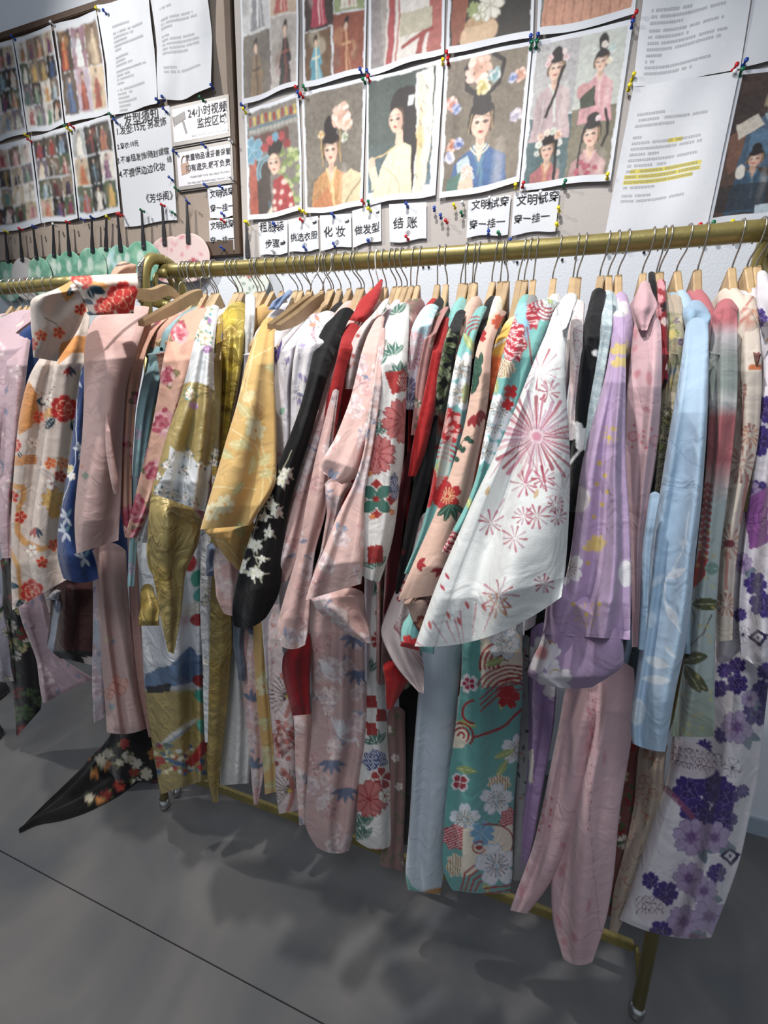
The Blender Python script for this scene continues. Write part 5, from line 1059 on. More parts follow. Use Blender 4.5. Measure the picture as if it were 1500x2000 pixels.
def lavender(p):
    wh, ye = 'e3dfe4', 'c9ab50'
    p.rect(1195, 590, 1225, 618, 'ded8dc')
    for x, y in ((1210, 690), (1212, 715), (1158, 1075), (1165, 1065)): 
        for a in (200, 250, 300, 340): p.leaf(x, y, 22, 13, a, 'd0b974')
    for k, (x, y) in enumerate(((1190, 855), (1198, 838), (1170, 905), (1182, 928), (1165, 945), (1176, 985), (1160, 1010), (1150, 975), (1186, 960), (1148, 1100), (1145, 1200), (1170, 1180), (1120, 1180))): p.ell(x, y, 4.5, 4.5, 'cdb24c')
    p.burst(1145, 1200, 10, 26, 12, ('c9ac58',), 3); p.burst(1195, 848, 6, 18, 9, ('d0b450',), 3)
    p.flower(1108, 1110, 34, wh, 0, 5, .1, dots='9c8a80', ew=1.6); p.ell(1132, 975, 20, 26, 'd6cdd0', 0); p.ell(1222, 1120, 14, 26, wh, 0)
    p.flower(1060, 1280, 38, 'ebe6ea', 10, 5, .1, ctr='c9848c', ew=1.5); p.ell(1058, 1275, 12, 14, 'd08a90', soft=8); p.arcs(1075, 1265, 12, 1, 3, 2, 'b8953c', 200, 330)
    p.flower(1085, 1330, 36, 'd9d3da', 10, 5, .1); p.arcs(1085, 1320, 12, 1, 3, 2, 'b8953c', 200, 330)
    p.rect(1033, 1465, 1042, 1530, 'ddd5cc'); p.line([(1100, 1242), (1232, 1250)], 1, '8d6f98'); p.line([(1095, 1236), (1232, 1243)], .9, '9a7ca5')
def pinkspot(p):
    c = 'c9777e'
    p.blot(10, 'c99da4', 14, 40, 4, .25, 16)
    for x, y in ((1237, 852), (1055, 1600), (1058, 1568), (1278, 860)):
        p.arcs(x, y, 9, 1, 3, 3.2, c); p.ell(x, y, 5, 5, 'dba4a8', soft=4)
        for a in range(0, 360, 60): p.ell(x+22*math.cos(math.radians(a+x)), y+22*math.sin(math.radians(a+x)), 2.4, 3, 'b9505c')
    for x, y in ((1240, 650), (1240, 680), (1245, 730), (1268, 740), (1262, 800), (1180, 1480), (1150, 1390), (1155, 1430), (1152, 1460), (1100, 1650), (1098, 1700), (1102, 1840), (1092, 1800), (1150, 1770), (1120, 1830), (1025, 1690), (1018, 1740)): p.ell(x, y, rgp(x, 3, 7), rgp(y, 7, 16), 'c07480', rgp(x+y, -30, 30), 3, .7)
    for k in range(16): p.ell(1158-k*.5+rgp(k*31, -3, 3), 1350+k*18, 1.4, 2, 'a8404e')
    p.ell(1272, 1000, 14, 22, 'd29aa2', soft=10, a=.6); p.line([(1150, 1330), (1145, 1500), (1160, 1700), (1172, 1820)], 1.2, 'a88088')
def redfloral(p):
    rg = random.Random(3)
    for k in range(16): p.flower(rg.uniform(1278, 1308), rg.uniform(545, 800), rg.uniform(6, 12), rg.choice(('e0c9c4', 'c83a4a', '2a2024', 'd88f98')), k*20, 5)
def olive(p):
    rg = random.Random(4)
    for k in range(46):
        x, y = rg.uniform(1285, 1340), rg.uniform(580, 880)
        p.flower(x, y, rg.uniform(8, 14), rg.choice(('b9a85a', '6a7a4c', 'cfc6b4', '5a4a7a', '8a8f5c', '5c7290', 'a8a08c')), k*17, 5, edge='c9b878', ew=1)
    p.rect(1300, 570, 1345, 612, 'b8a894')
    for k in range(22): p.arcs(1292+(k % 2)*12, 800+k*9, 12, 2, 5, 1.6, '2a2a28', 180, 360)
def sky(p):
    p.blot(6, '8fb0cb', 15, 50, 4, .35, 16); c = 'd3dde6'
    p.line([(1345, 1000), (1335, 1070), (1318, 1105), (1300, 1135), (1290, 1160)], 2.4, c); p.leaf(1300, 1130, 44, 18, -25, c); p.leaf(1300, 1120, 40, 14, 140, c, a=.6)
    p.line([(1300, 1135), (1296, 1160), (1305, 1190), (1330, 1235)], 3, c); p.leaf(1300, 1180, 50, 16, 60, c)
    p.leaf(1258, 1285, 52, 20, 20, c); p.leaf(1252, 1325, 60, 18, 5, c); p.ell(1245, 1390, 16, 26, c, a=.8); p.leaf(1298, 1260, 36, 10, 50, c, a=.7); p.ell(1335, 1060, 10, 6, c, a=.6); p.ell(1272, 1210, 10, 16, c, a=.6)
    p.line([(1340, 690), (1325, 760)], 1, '6f8fae'); p.line([(1312, 862), (1345, 900), (1372, 915)], 1, '6f8fae')
def gradred(p):
    p.grad([(560, 'b8646c'), (625, 'b5626a'), (655, 'a9a3a8'), (700, '87908c'), (755, '8e9a96'), (790, 'c9c9c8'), (815, 'b8686c'), (900, 'b2656a'), (945, 'b8a4a4'), (985, 'a6b4b4'), (1300, '9aa8a8'), (1450, '8e9a88')])
    for k in range(12): 
        for dx in (-6, 0, 6): p.ell(1382+dx-k*.8, 950+k*13+(dx == 0)*-4, 5, 5, '9c4a4c')
    p.poly([(1365, 1080), (1380, 1095), (1378, 1125), (1355, 1150), (1350, 1130), (1358, 1100)], 'a03a30')
    p.leaf(1375, 1110, 30, 26, 0, '6f8f86', 'a9b9b0')
    for x, y, a in ((1350, 1180, 0), (1322, 1290, -8), (1335, 1310, 40), (1338, 1300, 60)): p.leaf(x, y, 62, 26, a, '4b4f32', 'a8a888')
    p.line([(1390, 1200), (1375, 1235), (1350, 1260), (1325, 1290)], 2.4, '5a4a40')
    rg = random.Random(4)
    for k in range(40): p.ell(rg.uniform(1310, 1395), rg.uniform(1000, 1440), 5, 3, 'b8a95c', rg.uniform(0, 90), 3, .6)
def rustbrush(p):
    c = ('a8583e', 'b06a5a', '8f4440', 'c07850')
    p.rect(1463, 712, 1490, 722, 'c26a3a'); p.line([(1440, 640), (1455, 600), (1475, 575)], 4, 'b0625a')
    for x, y, r in ((1465, 850, 24), (1450, 905, 40), (1425, 1060, 34), (1418, 1180, 26), (1440, 760, 22), (1472, 620, 18)): p.burst(x, y, 5, r, 12, c, 5, 0, .8)
    p.ell(1424, 1062, 12, 8, '7a3440'); p.line([(1460, 930), (1448, 1020)], 8, 'a8605a', .8); p.line([(1420, 1080), (1418, 1150)], 7, 'a8605a', .8); p.line([(1455, 750), (1448, 850)], 3, '8f4440')
def purplefloral(p):
    rg = random.Random(14); dk, lv, ol = '3c2a74', 'a795b8', '6f8290'
    def spot(x, y, k, r):
        if k == 0: [p.leaf(x, y, r*1.2, r*.6, a, ol) for a in (30, 110)]; p.flower(x, y, r, dk, x, 10, edge='6a569c', pw=.4, ew=1)
        if k == 1: p.flower(x, y, r, dk, x, 6, .1, edge='6a569c', pw=.35, ew=1.2); p.flower(x+3, y, r*.6, '34245f', x+30, 6, edge='7a66a8', ew=1)
        if k == 2: [p.leaf(x+r*.4, y+r*.4, r, r*.5, a, ol) for a in (20, 70)]; p.flower(x, y, r, lv, x, 7, .08, edge='7d6a94', pw=.3, ew=1.2); p.flower(x, y, r*.4, '8a6a9c', 0, 6, dots='5a3f78', ew=1)
        if k == 3: p.flower(x, y, r, 'dcd8de', x, 10, edge='6b5a78', pw=.3, ew=1); p.ell(x, y, 3, 3, '4a3a5a')
    for x, y, k, r in ((1375, 1460, 0, 17), (1410, 1435, 0, 17), (1450, 1545, 0, 14), (1440, 1420, 2, 34), (1430, 1500, 3, 20), (1345, 1545, 1, 34), (1390, 1535, 1, 34), (1415, 1555, 1, 30), (1360, 1590, 1, 34), (1410, 1600, 1, 32), (1350, 1635, 2, 38), (1395, 1635, 2, 32), (1400, 1705, 1, 20), (1345, 1715, 2, 32), (1375, 1740, 2, 28), (1300, 1745, 1, 26), (1335, 1800, 2, 34), (1385, 1790, 2, 36), (1290, 1820, 1, 24), (1270, 1720, 1, 18),
                       (1330, 1470, 2, 18), (1480, 620, 1, 20), (1495, 800, 1, 28), (1478, 860, 1, 34), (1490, 1180, 1, 28), (1475, 1140, 1, 24), (1480, 960, 1, 24), (1495, 1310, 1, 18), (1465, 960, 2, 22), (1448, 1100, 2, 22), (1445, 1200, 0, 14), (1450, 1240, 3, 18), (1480, 1390, 1, 30), (1440, 1335, 1, 22), (1405, 1345, 1, 18), (1490, 1350, 1, 24), (1465, 1365, 2, 18), (1440, 1300, 1, 18), (1415, 1310, 0, 16), (1405, 1120, 2, 16)): spot(x, y, k, r)
    p.poly([(1450, 980), (1500, 950), (1500, 1060), (1465, 1075)], '8a4f92'); p.arcs(1505, 1010, 44, 3, 10, 1.3, '5a2f68', 120, 240)
    p.ell(1350, 1485, 52, 34, 'd0c4cc', 20)
    for k in range(26): p.arcs(1312+(k % 9)*11, 1465+(k//9)*14+(k % 9)*2, 9, 1, 4, 1.2, '5a3a56', 180, 370)
    p.ell(1272, 1775, 30, 24, 'd0c4cc', 20)
    for k in range(14): p.arcs(1252+(k % 5)*11, 1760+(k//5)*12, 9, 1, 4, 1.2, '5a3a56', 180, 370)
    for x, y in ((1425, 1672), (1480, 1245)):
        p.poly([(x-20, y), (x, y-16), (x+22, y-4), (x+4, y+20)], '2c2050'); p.poly([(x-11, y), (x, y-9), (x+12, y-2), (x+2, y+10)], 'd8d4dc'); p.ell(x, y, 3, 3, '2c2050')
    p.line([(1300, 1540), (1330, 1570), (1352, 1595)], 12, '8a4a6e', .8); p.line([(1350, 1828), (1400, 1838)], 10, '7a4468', .8)
def rusttwig(p):
    rg = random.Random(4)
    p.line([(1275, 1470), (1262, 1600), (1240, 1720)], 2, '7a6a58')
    for k in range(34): y = rg.uniform(1465, 1800); x = 1285-(y-1465)*.22+rg.uniform(-20, 12); p.arcs(x, y, 8, 1, 3, 1.8, '9c5a40', rg.uniform(0, 200), rg.uniform(220, 330))
def greyfloral(p):
    rg = random.Random(7)
    for k in range(22): p.leaf(rg.uniform(1008, 1036), rg.uniform(1250, 1700), 13, 5, rg.uniform(0, 360), rg.choice(('33383c', '5a4f4c', '8d6a62')))
def stripfloral(p): 
    craneish(p, 21)
    for y in (1240, 1370, 1500): 
        for a in range(4): p.leaf(494, y, 26, 8, 220+a*40, '6b7894')

# ---------------------------------------------------------------- the kimono, left rail first
S = 'sleeve'; B = 'skirt_panel'
DK = dict(T=.02, nf=2)
garment('mauve pink kimono with faded flowers, leftmost on the short rail', 4, 'b9a0aa', mauve, [
    dict(n=S, r=H((-40, 640, 64, 590), (700, -60, 52), (930, -70, 14)), d=(.05, .15, .22)),
    dict(n=B, r=H((1150, -40, 6), (1230, -30, 14), (1330, -10, 28)), p=lambda p: (p.blot(3, 'cfc8d6', 10, 30, 4), darkfloral(p, 4)), base='c0bccb', d=(.12, .12, .1))], zb=.75, short='leftmost mauve kimono')
garment('mauve pink kimono sleeve hanging beside the orange floral kimono', 30, 'b69ba4', mauve, [
    dict(n=S, r=H((610, 45, 66), (655, 18, 62), (760, 8, 50), (860, 0, 40), (1000, -8, 24), (1090, 5, 22)), d=(.05, .17, .26)),
    dict(n=B, r=H((1150, 28, 88), (1220, 42, 100), (72, 1290, 120, 1285), (86, 1374, 186, 1325)), tilt=.9, d=(.10, .10, .05), T=.03, nf=3, hem=.8)], zb=.55, short='mauve kimono')
garment('black kimono printed with red and olive flowers low at the left edge', 20, '1f1c20', darkfloral, [
    dict(n=B, r=H((1080, 0, 60), (1200, 8, 74), (1300, 20, 84), (30, 1440, 78, 1385)), d=(.07, .07, .05))], zb=.6, short='black and red floral kimono')
garment('off white kimono with orange bands and red camellias, sleeve rolled over its shoulder', 87, 'd3c3b8', f_orange, [
    dict(n='front_panel', r=H((150, 600, 178, 585), (108, 660, 172, 655), (62, 720, 168, 715), (42, 800, 160, 790), (28, 900, 142, 900), (18, 1000, 116, 1000), (18, 1090, 112, 1090), (24, 1192, 138, 1128)), d=(.1, .17, .24), nf=2.6, amp=.007, dd=.0),
    dict(n=S, r=H((128, 548, 175, 533), (62, 583, 186, 560), (57, 640, 152, 640), (66, 698, 112, 706)), d=(.2, .27, .27), dd=.03, nf=1.6, T=.035, label='rolled up sleeve showing small red blossoms'),
    dict(n='shoulder_fold', r=H((132, 540, 268, 533), (150, 565, 268, 566), (172, 592, 266, 596), (176, 616, 262, 612)), d=(.24, .25, .25), dd=.035, T=.02, nf=1.3, cap=0, hem=.8),
    dict(n='collar_fold', r=H((215, 528, 246, 502), (217, 540, 268, 508), (222, 549, 268, 528), (232, 550, 262, 546)), d=(.2, .2, .2), dd=.03, p=lambda p: p.line([(222, 520), (260, 512)], 3, '2a2a33'), base='d8a78c', T=.03, nf=1.2),
    dict(n=B, r=H((1150, 95, 140), (1172, 92, 142)), p=plain, base='c6c8d0', m=SATIN, d=(.17, .17, .17), T=.02)], zb=.62, short='orange floral kimono')
garment('dark maroon kimono with black hem hanging low behind the navy one', 104, '3b1c1c', lambda p: (p.rect(80, 1270, 200, 1330, '17161a'), p.poly([(160, 1285), (190, 1280), (190, 1305), (166, 1300)], 'cfc3c0'), p.line([(112, 1180), (98, 1272)], 12, '9aa4b4')), [
    dict(n=B, r=H((1120, 100, 190), (1200, 95, 190), (1265, 92, 188), (120, 1285, 188, 1300)), d=(.14, .14, .14), T=.03, nf=2)], zb=.6, body=False, short='maroon kimono')
garment('navy blue kimono with silver leaves between orange floral and plain pink', 112, '1f386c', navy, [
    dict(n=S, r=H((640, 172, 186), (760, 152, 172), (850, 143, 165), (950, 128, 160), (1040, 110, 162), (1090, 107, 185), (1130, 122, 190)), d=(.08, .17, .26), hem=.3, sag=8)], zb=.65, short='navy kimono')
garment('plain pale pink kimono with small butterflies at the hem', 362, 'cfaca6', pinkplain, [
    dict(n=S, r=H((186, 610, 292, 590), (168, 650, 288, 628), (163, 760, 244, 760), (157, 860, 236, 860), (150, 960, 238, 960), (147, 1015, 238, 1010), (152, 1082, 234, 1055)), d=(.12, .2, .24), nf=1.5, amp=.006, dd=.02, cap=.6),
    dict(n='sleeve_opening', r=H((806, 204, 210), (880, 207, 222), (940, 216, 232), (965, 222, 231)), base='c7a09a', p=plain, d=(.24, .26, .26), dd=.03, T=.008, nf=1),
    dict(n=B, r=H((1060, 180, 246), (1150, 185, 248), (1250, 197, 262), (1350, 205, 276), (207, 1430, 290, 1420)), p=pinkplain, d=(.13, .13, .10), T=.035, nf=3.2, hem=.8, sag=8),
    dict(n='lining_panel', r=H((1130, 181, 200), (1250, 182, 204), (1350, 180, 206), (183, 1412, 206, 1400)), base='b9bcc8', p=mauve, d=(.15, .14, .11), T=.01)], body=False, short='plain pink kimono', zb=.66)
garment('peach kimono with crimson peonies beside the plain pink one', 372, 'd3a28c', peony, [
    dict(n=S, r=H((250, 628, 330, 606), (234, 690, 290, 672), (229, 800, 264, 800), (231, 900, 257, 900), (235, 1000, 258, 1000), (244, 1048, 262, 1045)), d=(.1, .18, .22), dd=.0, T=.018),
    dict(n=B, r=H((1040, 248, 272), (1200, 255, 280), (1360, 270, 300), (1440, 290, 312)), p=plain, base='b98f86', **{**SK, 'd': (.1, .1, .08)})], body=False, short='peach peony kimono')
garment('dusty teal kimono with pale purple flowers squeezed between peach ones', 390, '86aeb5', tealblue, [
    dict(n=S, r=H((632, 305, 332), (700, 287, 322), (800, 268, 300), (900, 260, 285), (1000, 254, 272), (1145, 249, 262)), d=(.08, .17, .22), T=.015)], zb=.6, short='teal kimono')
garment('peach kimono with large pink peonies and olive leaves, second from the gold one', 405, 'd8a68f', peony, [
    dict(n=S, r=H((345, 612, 422, 594), (328, 660, 412, 640), (315, 740, 385, 740), (295, 830, 350, 830), (273, 930, 322, 930), (256, 1010, 290, 1010), (244, 1050, 266, 1050)), d=(.1, .19, .25), dd=.01)], zb=.6, short='large peony kimono')
garment('gold and white satin kimono with outlined blossoms and a landscape on its skirt', 418, 'd9dbdd', goldfloral, [
    dict(n=S, r=H((398, 604, 428, 590), (384, 650, 422, 650), (368, 720, 418, 710), (345, 790, 418, 790), (322, 850, 417, 860), (306, 930, 414, 930), (303, 965, 404, 1000)), d=(.12, .22, .30), dd=.03, nf=3, amp=.010),
    dict(n='under_sleeve', r=H((385, 640, 402, 640), (352, 720, 382, 720), (322, 830, 352, 830), (296, 930, 330, 930), (268, 1030, 300, 1030), (262, 1060, 290, 1060)), d=(.12, .2, .24)),
    dict(n='lining_drape', r=H((300, 920, 396, 1000), (292, 1000, 396, 1020), (291, 1060, 392, 1060), (297, 1120, 360, 1120), (310, 1195, 352, 1200), (328, 1272, 340, 1278)), p=goldsat, base='a8955a', m=GOLD_SATIN, d=(.24, .26, .3), dd=.03, T=.04, nf=2.6, amp=.014),
    dict(n='lining_drape', r=H((1140, 276, 300), (1190, 272, 312), (272, 1222, 312, 1222)), p=goldsat, base='8f7c44', m=GOLD_SATIN, d=(.22, .24, .26), T=.015),
    dict(n=B, r=H((1000, 262, 400), (1120, 268, 405), (1230, 277, 410), (1340, 284, 412), (1440, 297, 412), (313, 1552, 410, 1520)), p=goldscene, base='d9dbdd', m=SATIN, d=(.15, .15, .12), T=.045, nf=3.6, amp=.014, hem=.8),
    dict(n='edge_band', r=H((1040, 392, 424), (1150, 390, 424), (1300, 396, 416), (1370, 396, 412), (400, 1450, 412, 1450)), p=goldfloral, base='dcdee0', m=SATIN, d=(.17, .17, .15), T=.012),
    dict(n='lining_panel', r=H((1000, 412, 452), (1120, 410, 452), (1250, 408, 456), (1400, 402, 440), (404, 1520, 428, 1520), (416, 1566, 426, 1568)), p=goldsat, base='a08c50', m=GOLD_SATIN, d=(.17, .16, .13), T=.012, nf=1.3, hem=.4),
    dict(n='front_band', r=H((434, 600, 480, 580), (436, 700, 478, 690), (430, 820, 452, 820), (425, 900, 440, 900)), p=lambda p: (p.blot(26, 'd8bf30', 5, 14, 4, .7, 6), p.blot(14, '8f7416', 4, 10, 9, .8, 5)), base='b09a3c', m=GOLD_SATIN, d=(.05, .13, .17), T=.012, nf=3, amp=.007),
    dict(n='edge_band', r=H((424, 620, 436, 610), (416, 760, 434, 760), (414, 900, 428, 900), (413, 1010, 424, 1010)), p=goldfloral, base='a78c38', m=SATIN, d=(.07, .16, .2), T=.01)], m=SATIN, body=False, short='gold satin kimono')
garment('white under kimono with a plain lining reaching low beside the gold one', 458, 'd3d3d0', plain, [
    dict(n='collar_fold', r=H((574, 478, 499, ), (640, 478, 498), (760, 470, 486)), d=(.05, .1, .13), T=.012),
    dict(n=B, r=H((1080, 452, 478), (1250, 440, 478), (1400, 436, 488), (1480, 431, 490), (432, 1534, 488, 1530)), **SK)], body=False, short='white under kimono')
garment('slate blue kimono whose collar shows above the yellow one', 503, '7a8fb4', plain, [
    dict(n=S, r=H((566, 560, 572), (585, 535, 560), (605, 522, 542)), d=(.02, .05, .08), T=.01),
    dict(n=B, r=H((1060, 404, 424), (1125, 402, 424)), base='7d8cab', p=plain, d=(.17, .17, .17), dd=.01, T=.008),
    dict(n='lining_panel', r=H((1180, 450, 482), (1262, 456, 476), (1330, 466, 480)), base='5c6676', p=plain, d=(.13, .13, .13), T=.012)], zb=.6, short='slate blue kimono')
garment('yellow kimono with pale green leaves and cream sprays', 526, 'd8b068', yellow, [
    dict(n=S, r=H((510, 624, 536, 616), (498, 660, 537, 655), (482, 710, 537, 705), (465, 780, 537, 780), (438, 860, 538, 860), (415, 950, 539, 950), (394, 1034, 492, 1026)), d=(.14, .21, .31), dd=.03, nf=1.9, amp=.011),
    dict(n='under_sleeve', r=H((398, 1020, 540, 1020), (420, 1062, 500, 1060), (452, 1100, 482, 1100), (462, 1112, 474, 1112)), d=(.27, .27, .27), dd=.0),
    dict(n=B, r=H((1180, 492, 522), (1300, 496, 520), (1400, 505, 530), (517, 1552, 541, 1546)), **SK)], body=False, short='yellow kimono')
garment('pale pink kimono with a slate leafed sleeve tip peeping under the yellow one', 507, 'd9b0b0', stripfloral, [
    dict(n=S, r=H((1060, 420, 460), (1120, 419, 463), (420, 1165, 463, 1165), (436, 1196, 462, 1200)), d=(.22, .22, .22), sag=4),
    dict(n=B, r=H((1230, 478, 508), (1330, 474, 510), (1450, 484, 514), (1520, 490, 514), (496, 1572, 503, 1572)), **SK)], zb=.6, short='pink kimono under the yellow one')
garment('white kimono with violet blossoms and thin grey branches', 566, 'd6d2da', purplewhite, [
    dict(n=S, r=H((565, 635, 640, 598), (540, 680, 600, 660), (536, 760, 585, 740), (538, 850, 580, 850), (538, 930, 566, 930)), d=(.1, .18, .23))], zb=.6, short='white and violet kimono')
garment('white kimono with a pink peony collar and thin flower sprays', 602, 'd8d4d8', purplewhite, [
    dict(n=S, r=H((598, 625, 655, 596), (578, 670, 652, 655), (570, 760, 622, 745), (566, 850, 600, 830), (562, 900, 582, 900)), d=(.1, .18, .23), dd=.01)], crow=pinkblossom, zb=.66, short='peony collared white kimono')
garment('black kimono with white blossoms on its long sleeve', 676, '0e0e11', blackblossom, [
    dict(n=S, r=H((652, 606, 692, 596), (613, 668, 660, 675), (601, 740, 632, 760), (580, 820, 612, 840), (547, 900, 590, 910), (512, 980, 566, 990), (486, 1050, 552, 1050), (462, 1120, 548, 1120), (447, 1185, 546, 1165), (456, 1222, 520, 1205)), d=(.12, .21, .30), dd=.02, nf=1.5, amp=.006, sag=12)], zb=.66, short='black blossom kimono')
garment('pale pink kimono with grey blue leaves, sleeve beside the black one', 691, 'dcb3ac', craneish, [
    dict(n=S, r=H((668, 630, 706, 606), (646, 700, 690, 690), (627, 780, 664, 780), (603, 850, 650, 860), (580, 930, 622, 930), (562, 1000, 606, 1000), (540, 1070, 600, 1070), (517, 1152, 566, 1132)), d=(.1, .19, .28)),
    dict(n='under_sleeve', r=H((650, 760, 662, 760), (618, 880, 648, 880), (600, 980, 640, 1000), (583, 1080, 615, 1080), (556, 1160, 606, 1160), (535, 1228, 602, 1225), (548, 1262, 595, 1258)), d=(.2, .22, .30), dd=.03, sag=8, p=lambda p: craneish(p, 8)),
    dict(n=B, r=H((1380, 572, 608), (1500, 578, 608), (1590, 583, 606), (584, 1612, 604, 1610)), **SK)], zb=.66, body=False, short='pale pink leaf kimono')
garment('white kimono with rust parasol ribs and blossoms on the skirt', 656, 'dcc9c8', fanblossom, [
    dict(n=B, r=H((1180, 522, 560), (1330, 525, 575), (1450, 532, 582), (1550, 538, 582), (545, 1590, 584, 1582)), **SK)], zb=.66, cw=False, short='white parasol kimono')
garment('plain red kimono with a stiff pointed collar', 738, 'b01d20', redplain, [
    dict(n='collar_fold', r=H((743, 544, 748, 546), (706, 584, 742, 584), (680, 625, 712, 630)), d=(.0, .05, .12), T=.018, nf=1),
    dict(n=S, r=H((676, 628, 706, 634), (664, 665, 694, 668), (655, 710, 678, 712), (640, 770, 670, 770), (634, 815, 662, 820), (631, 860, 652, 870)), d=(.12, .17, .22), dd=.015, T=.02, nf=1.3),
    dict(n='sleeve_tip', r=H((1235, 590, 606), (1280, 552, 608), (1310, 552, 608), (570, 1398, 606, 1395)), base='8f1420', d=(.18, .19, .2), T=.02)], zb=.66, short='plain red kimono')
garment('white kimono with rust branches left of the pink one with a rolled cuff', 724, 'e0cfcb', branch, [
    dict(n=S, r=H((735, 600, 762, 575), (698, 645, 735, 635), (676, 700, 710, 690), (674, 760, 690, 760)), d=(.08, .16, .18), dd=.0)], zb=.66, short='rust branch kimono')
garment('blush pink kimono with a rolled cuff, blossoms and cranes on its skirt', 750, 'dcb6ae', lambda p: craneish(p, 5), [
    dict(n=S, r=H((728, 626, 752, 612), (706, 690, 742, 695), (682, 780, 735, 785), (655, 860, 722, 860), (625, 908, 700, 940), (633, 925, 668, 946)), d=(.14, .2, .3), dd=.03, nf=1.6),
    dict(n='front_sleeve', r=H((744, 640, 753, 640), (724, 780, 744, 780), (712, 880, 728, 880), (690, 950, 712, 960), (658, 1000, 709, 1000), (632, 1070, 708, 1070), (606, 1130, 707, 1115), (597, 1172, 706, 1140)), d=(.18, .24, .33), dd=.05, nf=1.6, amp=.008),
    dict(n='under_sleeve', r=H((600, 1150, 708, 1140), (620, 1190, 716, 1180), (670, 1235, 722, 1232), (712, 1256, 724, 1256)), d=(.28, .28, .28), base='cfa39f', dd=.02),
    dict(n='side_fold', r=H((930, 633, 690), (1000, 640, 662), (1080, 625, 642), (1150, 600, 612)), d=(.24, .25, .27), dd=.02),
    dict(n=B, r=H((1150, 605, 722), (1300, 607, 718), (1450, 605, 714), (1560, 600, 702), (597, 1625, 692, 1640), (620, 1655, 682, 1662)), p=craneskirt, base='cfaba8', d=(.13, .13, .10), T=.045, nf=3, amp=.012, hem=.8, sag=8)], body=False, short='blush pink crane kimono')
garment('white kimono with big red and green chrysanthemums', 766, 'dcdad6', mums, [
    dict(n=S, r=H((762, 600, 800, 584), (745, 660, 798, 650), (738, 730, 794, 725), (722, 800, 796, 800), (712, 890, 792, 890), (704, 960, 778, 960), (702, 1040, 768, 1040), (697, 1090, 752, 1110), (700, 1118, 742, 1136)), d=(.1, .2, .29), dd=.05, nf=1.8, amp=.009, sag=5),
    dict(n=B, r=H((1120, 728, 760), (1220, 724, 754), (1330, 713, 754), (1440, 706, 757), (1560, 695, 763), (692, 1640, 764, 1650)), **{**SK, 'sag': 14})], body=False, short='red chrysanthemum kimono')
garment('dusty rose long kimono skirt with small branches behind the chrysanthemum one', 823, '8d6a68', rose, [
    dict(n=B, r=H((1380, 757, 792), (1500, 757, 792), (1620, 752, 792), (742, 1690, 789, 1702)), **{**SK, 'd': (.06, .06, .04)})], zb=.66, short='dusty rose kimono')
garment('white kimono with blue and pink feathered chrysanthemums', 787, 'd5cfd8', bluepink, [
    dict(n=S, r=H((818, 600, 858, 588), (800, 650, 842, 640), (793, 730, 818, 725), (794, 800, 808, 800)), d=(.1, .18, .21))], zb=.66, short='blue and pink chrysanthemum kimono')
garment('muted rose kimono with faint sprays beside the red one', 811, 'b5807c', rose, [
    dict(n=S, r=H((848, 618, 878, 590), (826, 670, 850, 660), (812, 750, 832, 750), (802, 850, 818, 850)), d=(.08, .18, .22))], zb=.66, short='muted rose kimono')
garment('scarlet kimono in the middle of the rail next to the black ones', 858, 'b3191c', redplain, [
    dict(n=S, r=H((855, 622, 880, 616), (842, 690, 866, 690), (826, 780, 856, 780), (806, 870, 834, 880), (797, 930, 812, 930)), d=(.1, .18, .24)),
    dict(n='sleeve_tip', r=H((1290, 748, 778), (1330, 750, 796), (756, 1386, 766, 1386)), base='b81a1c', d=(.2, .2, .2))], zb=.66, short='scarlet kimono')
garment('black kimono with olive leaves and a dark sleeve reaching down', 870, '16171a', lambda p: (leafy(p) if p.v0 < 700 else blackred(p)), [
    dict(n='shoulder', r=H((888, 608, 910, 602), (868, 670, 895, 670), (852, 740, 880, 745), (848, 800, 862, 800)), d=(.1, .18, .2)),
    dict(n=S, r=H((850, 760, 862, 760), (832, 850, 852, 850), (812, 920, 842, 930), (798, 1000, 820, 1010), (776, 1130, 798, 1120), (772, 1160, 790, 1160)), p=blackred, base='141418', d=(.16, .2, .25)),
    dict(n=B, r=H((1300, 776, 830), (1450, 785, 822), (1560, 788, 812), (1650, 790, 805)), p=plain, base='121214', d=(.03, .03, .03), T=.02),
    ], zb=.66, short='black olive leaf kimono')
garment('white and maroon kimono showing narrow strips beside the black one', 845, '6b2a32', blackred, [
    dict(n=S, r=H((880, 795, 812), (960, 775, 800), (1080, 755, 780), (1200, 748, 768)), d=(.2, .2, .22), dd=-.02)], zb=.66, cw=False, short='maroon strip kimono')
garment('aqua kimono with white scalloped blossoms and red bars, left of the peach one', 912, '7dbdb8', tealflower, [
    dict(n=S, r=H((925, 604, 952, 592), (897, 670, 925, 670), (880, 760, 918, 770), (866, 840, 908, 840), (850, 900, 895, 900), (840, 960, 880, 960), (820, 1040, 860, 1040), (788, 1120, 830, 1130)), d=(.1, .2, .28), dd=.01),
    dict(n='under_sleeve', r=H((1000, 822, 850), (1060, 808, 842), (1120, 786, 830), (1180, 758, 815), (737, 1235, 815, 1260), (770, 1300, 830, 1310), (818, 1352, 828, 1354)), p=pinklines, base='ddc9c6', d=(.2, .22, .28), dd=.0),
    dict(n='sleeve_tip', r=H((1180, 800, 850), (1230, 786, 850), (779, 1262, 845, 1278)), d=(.27, .27, .29), dd=.03)], zb=.66, short='aqua blossom kimono')
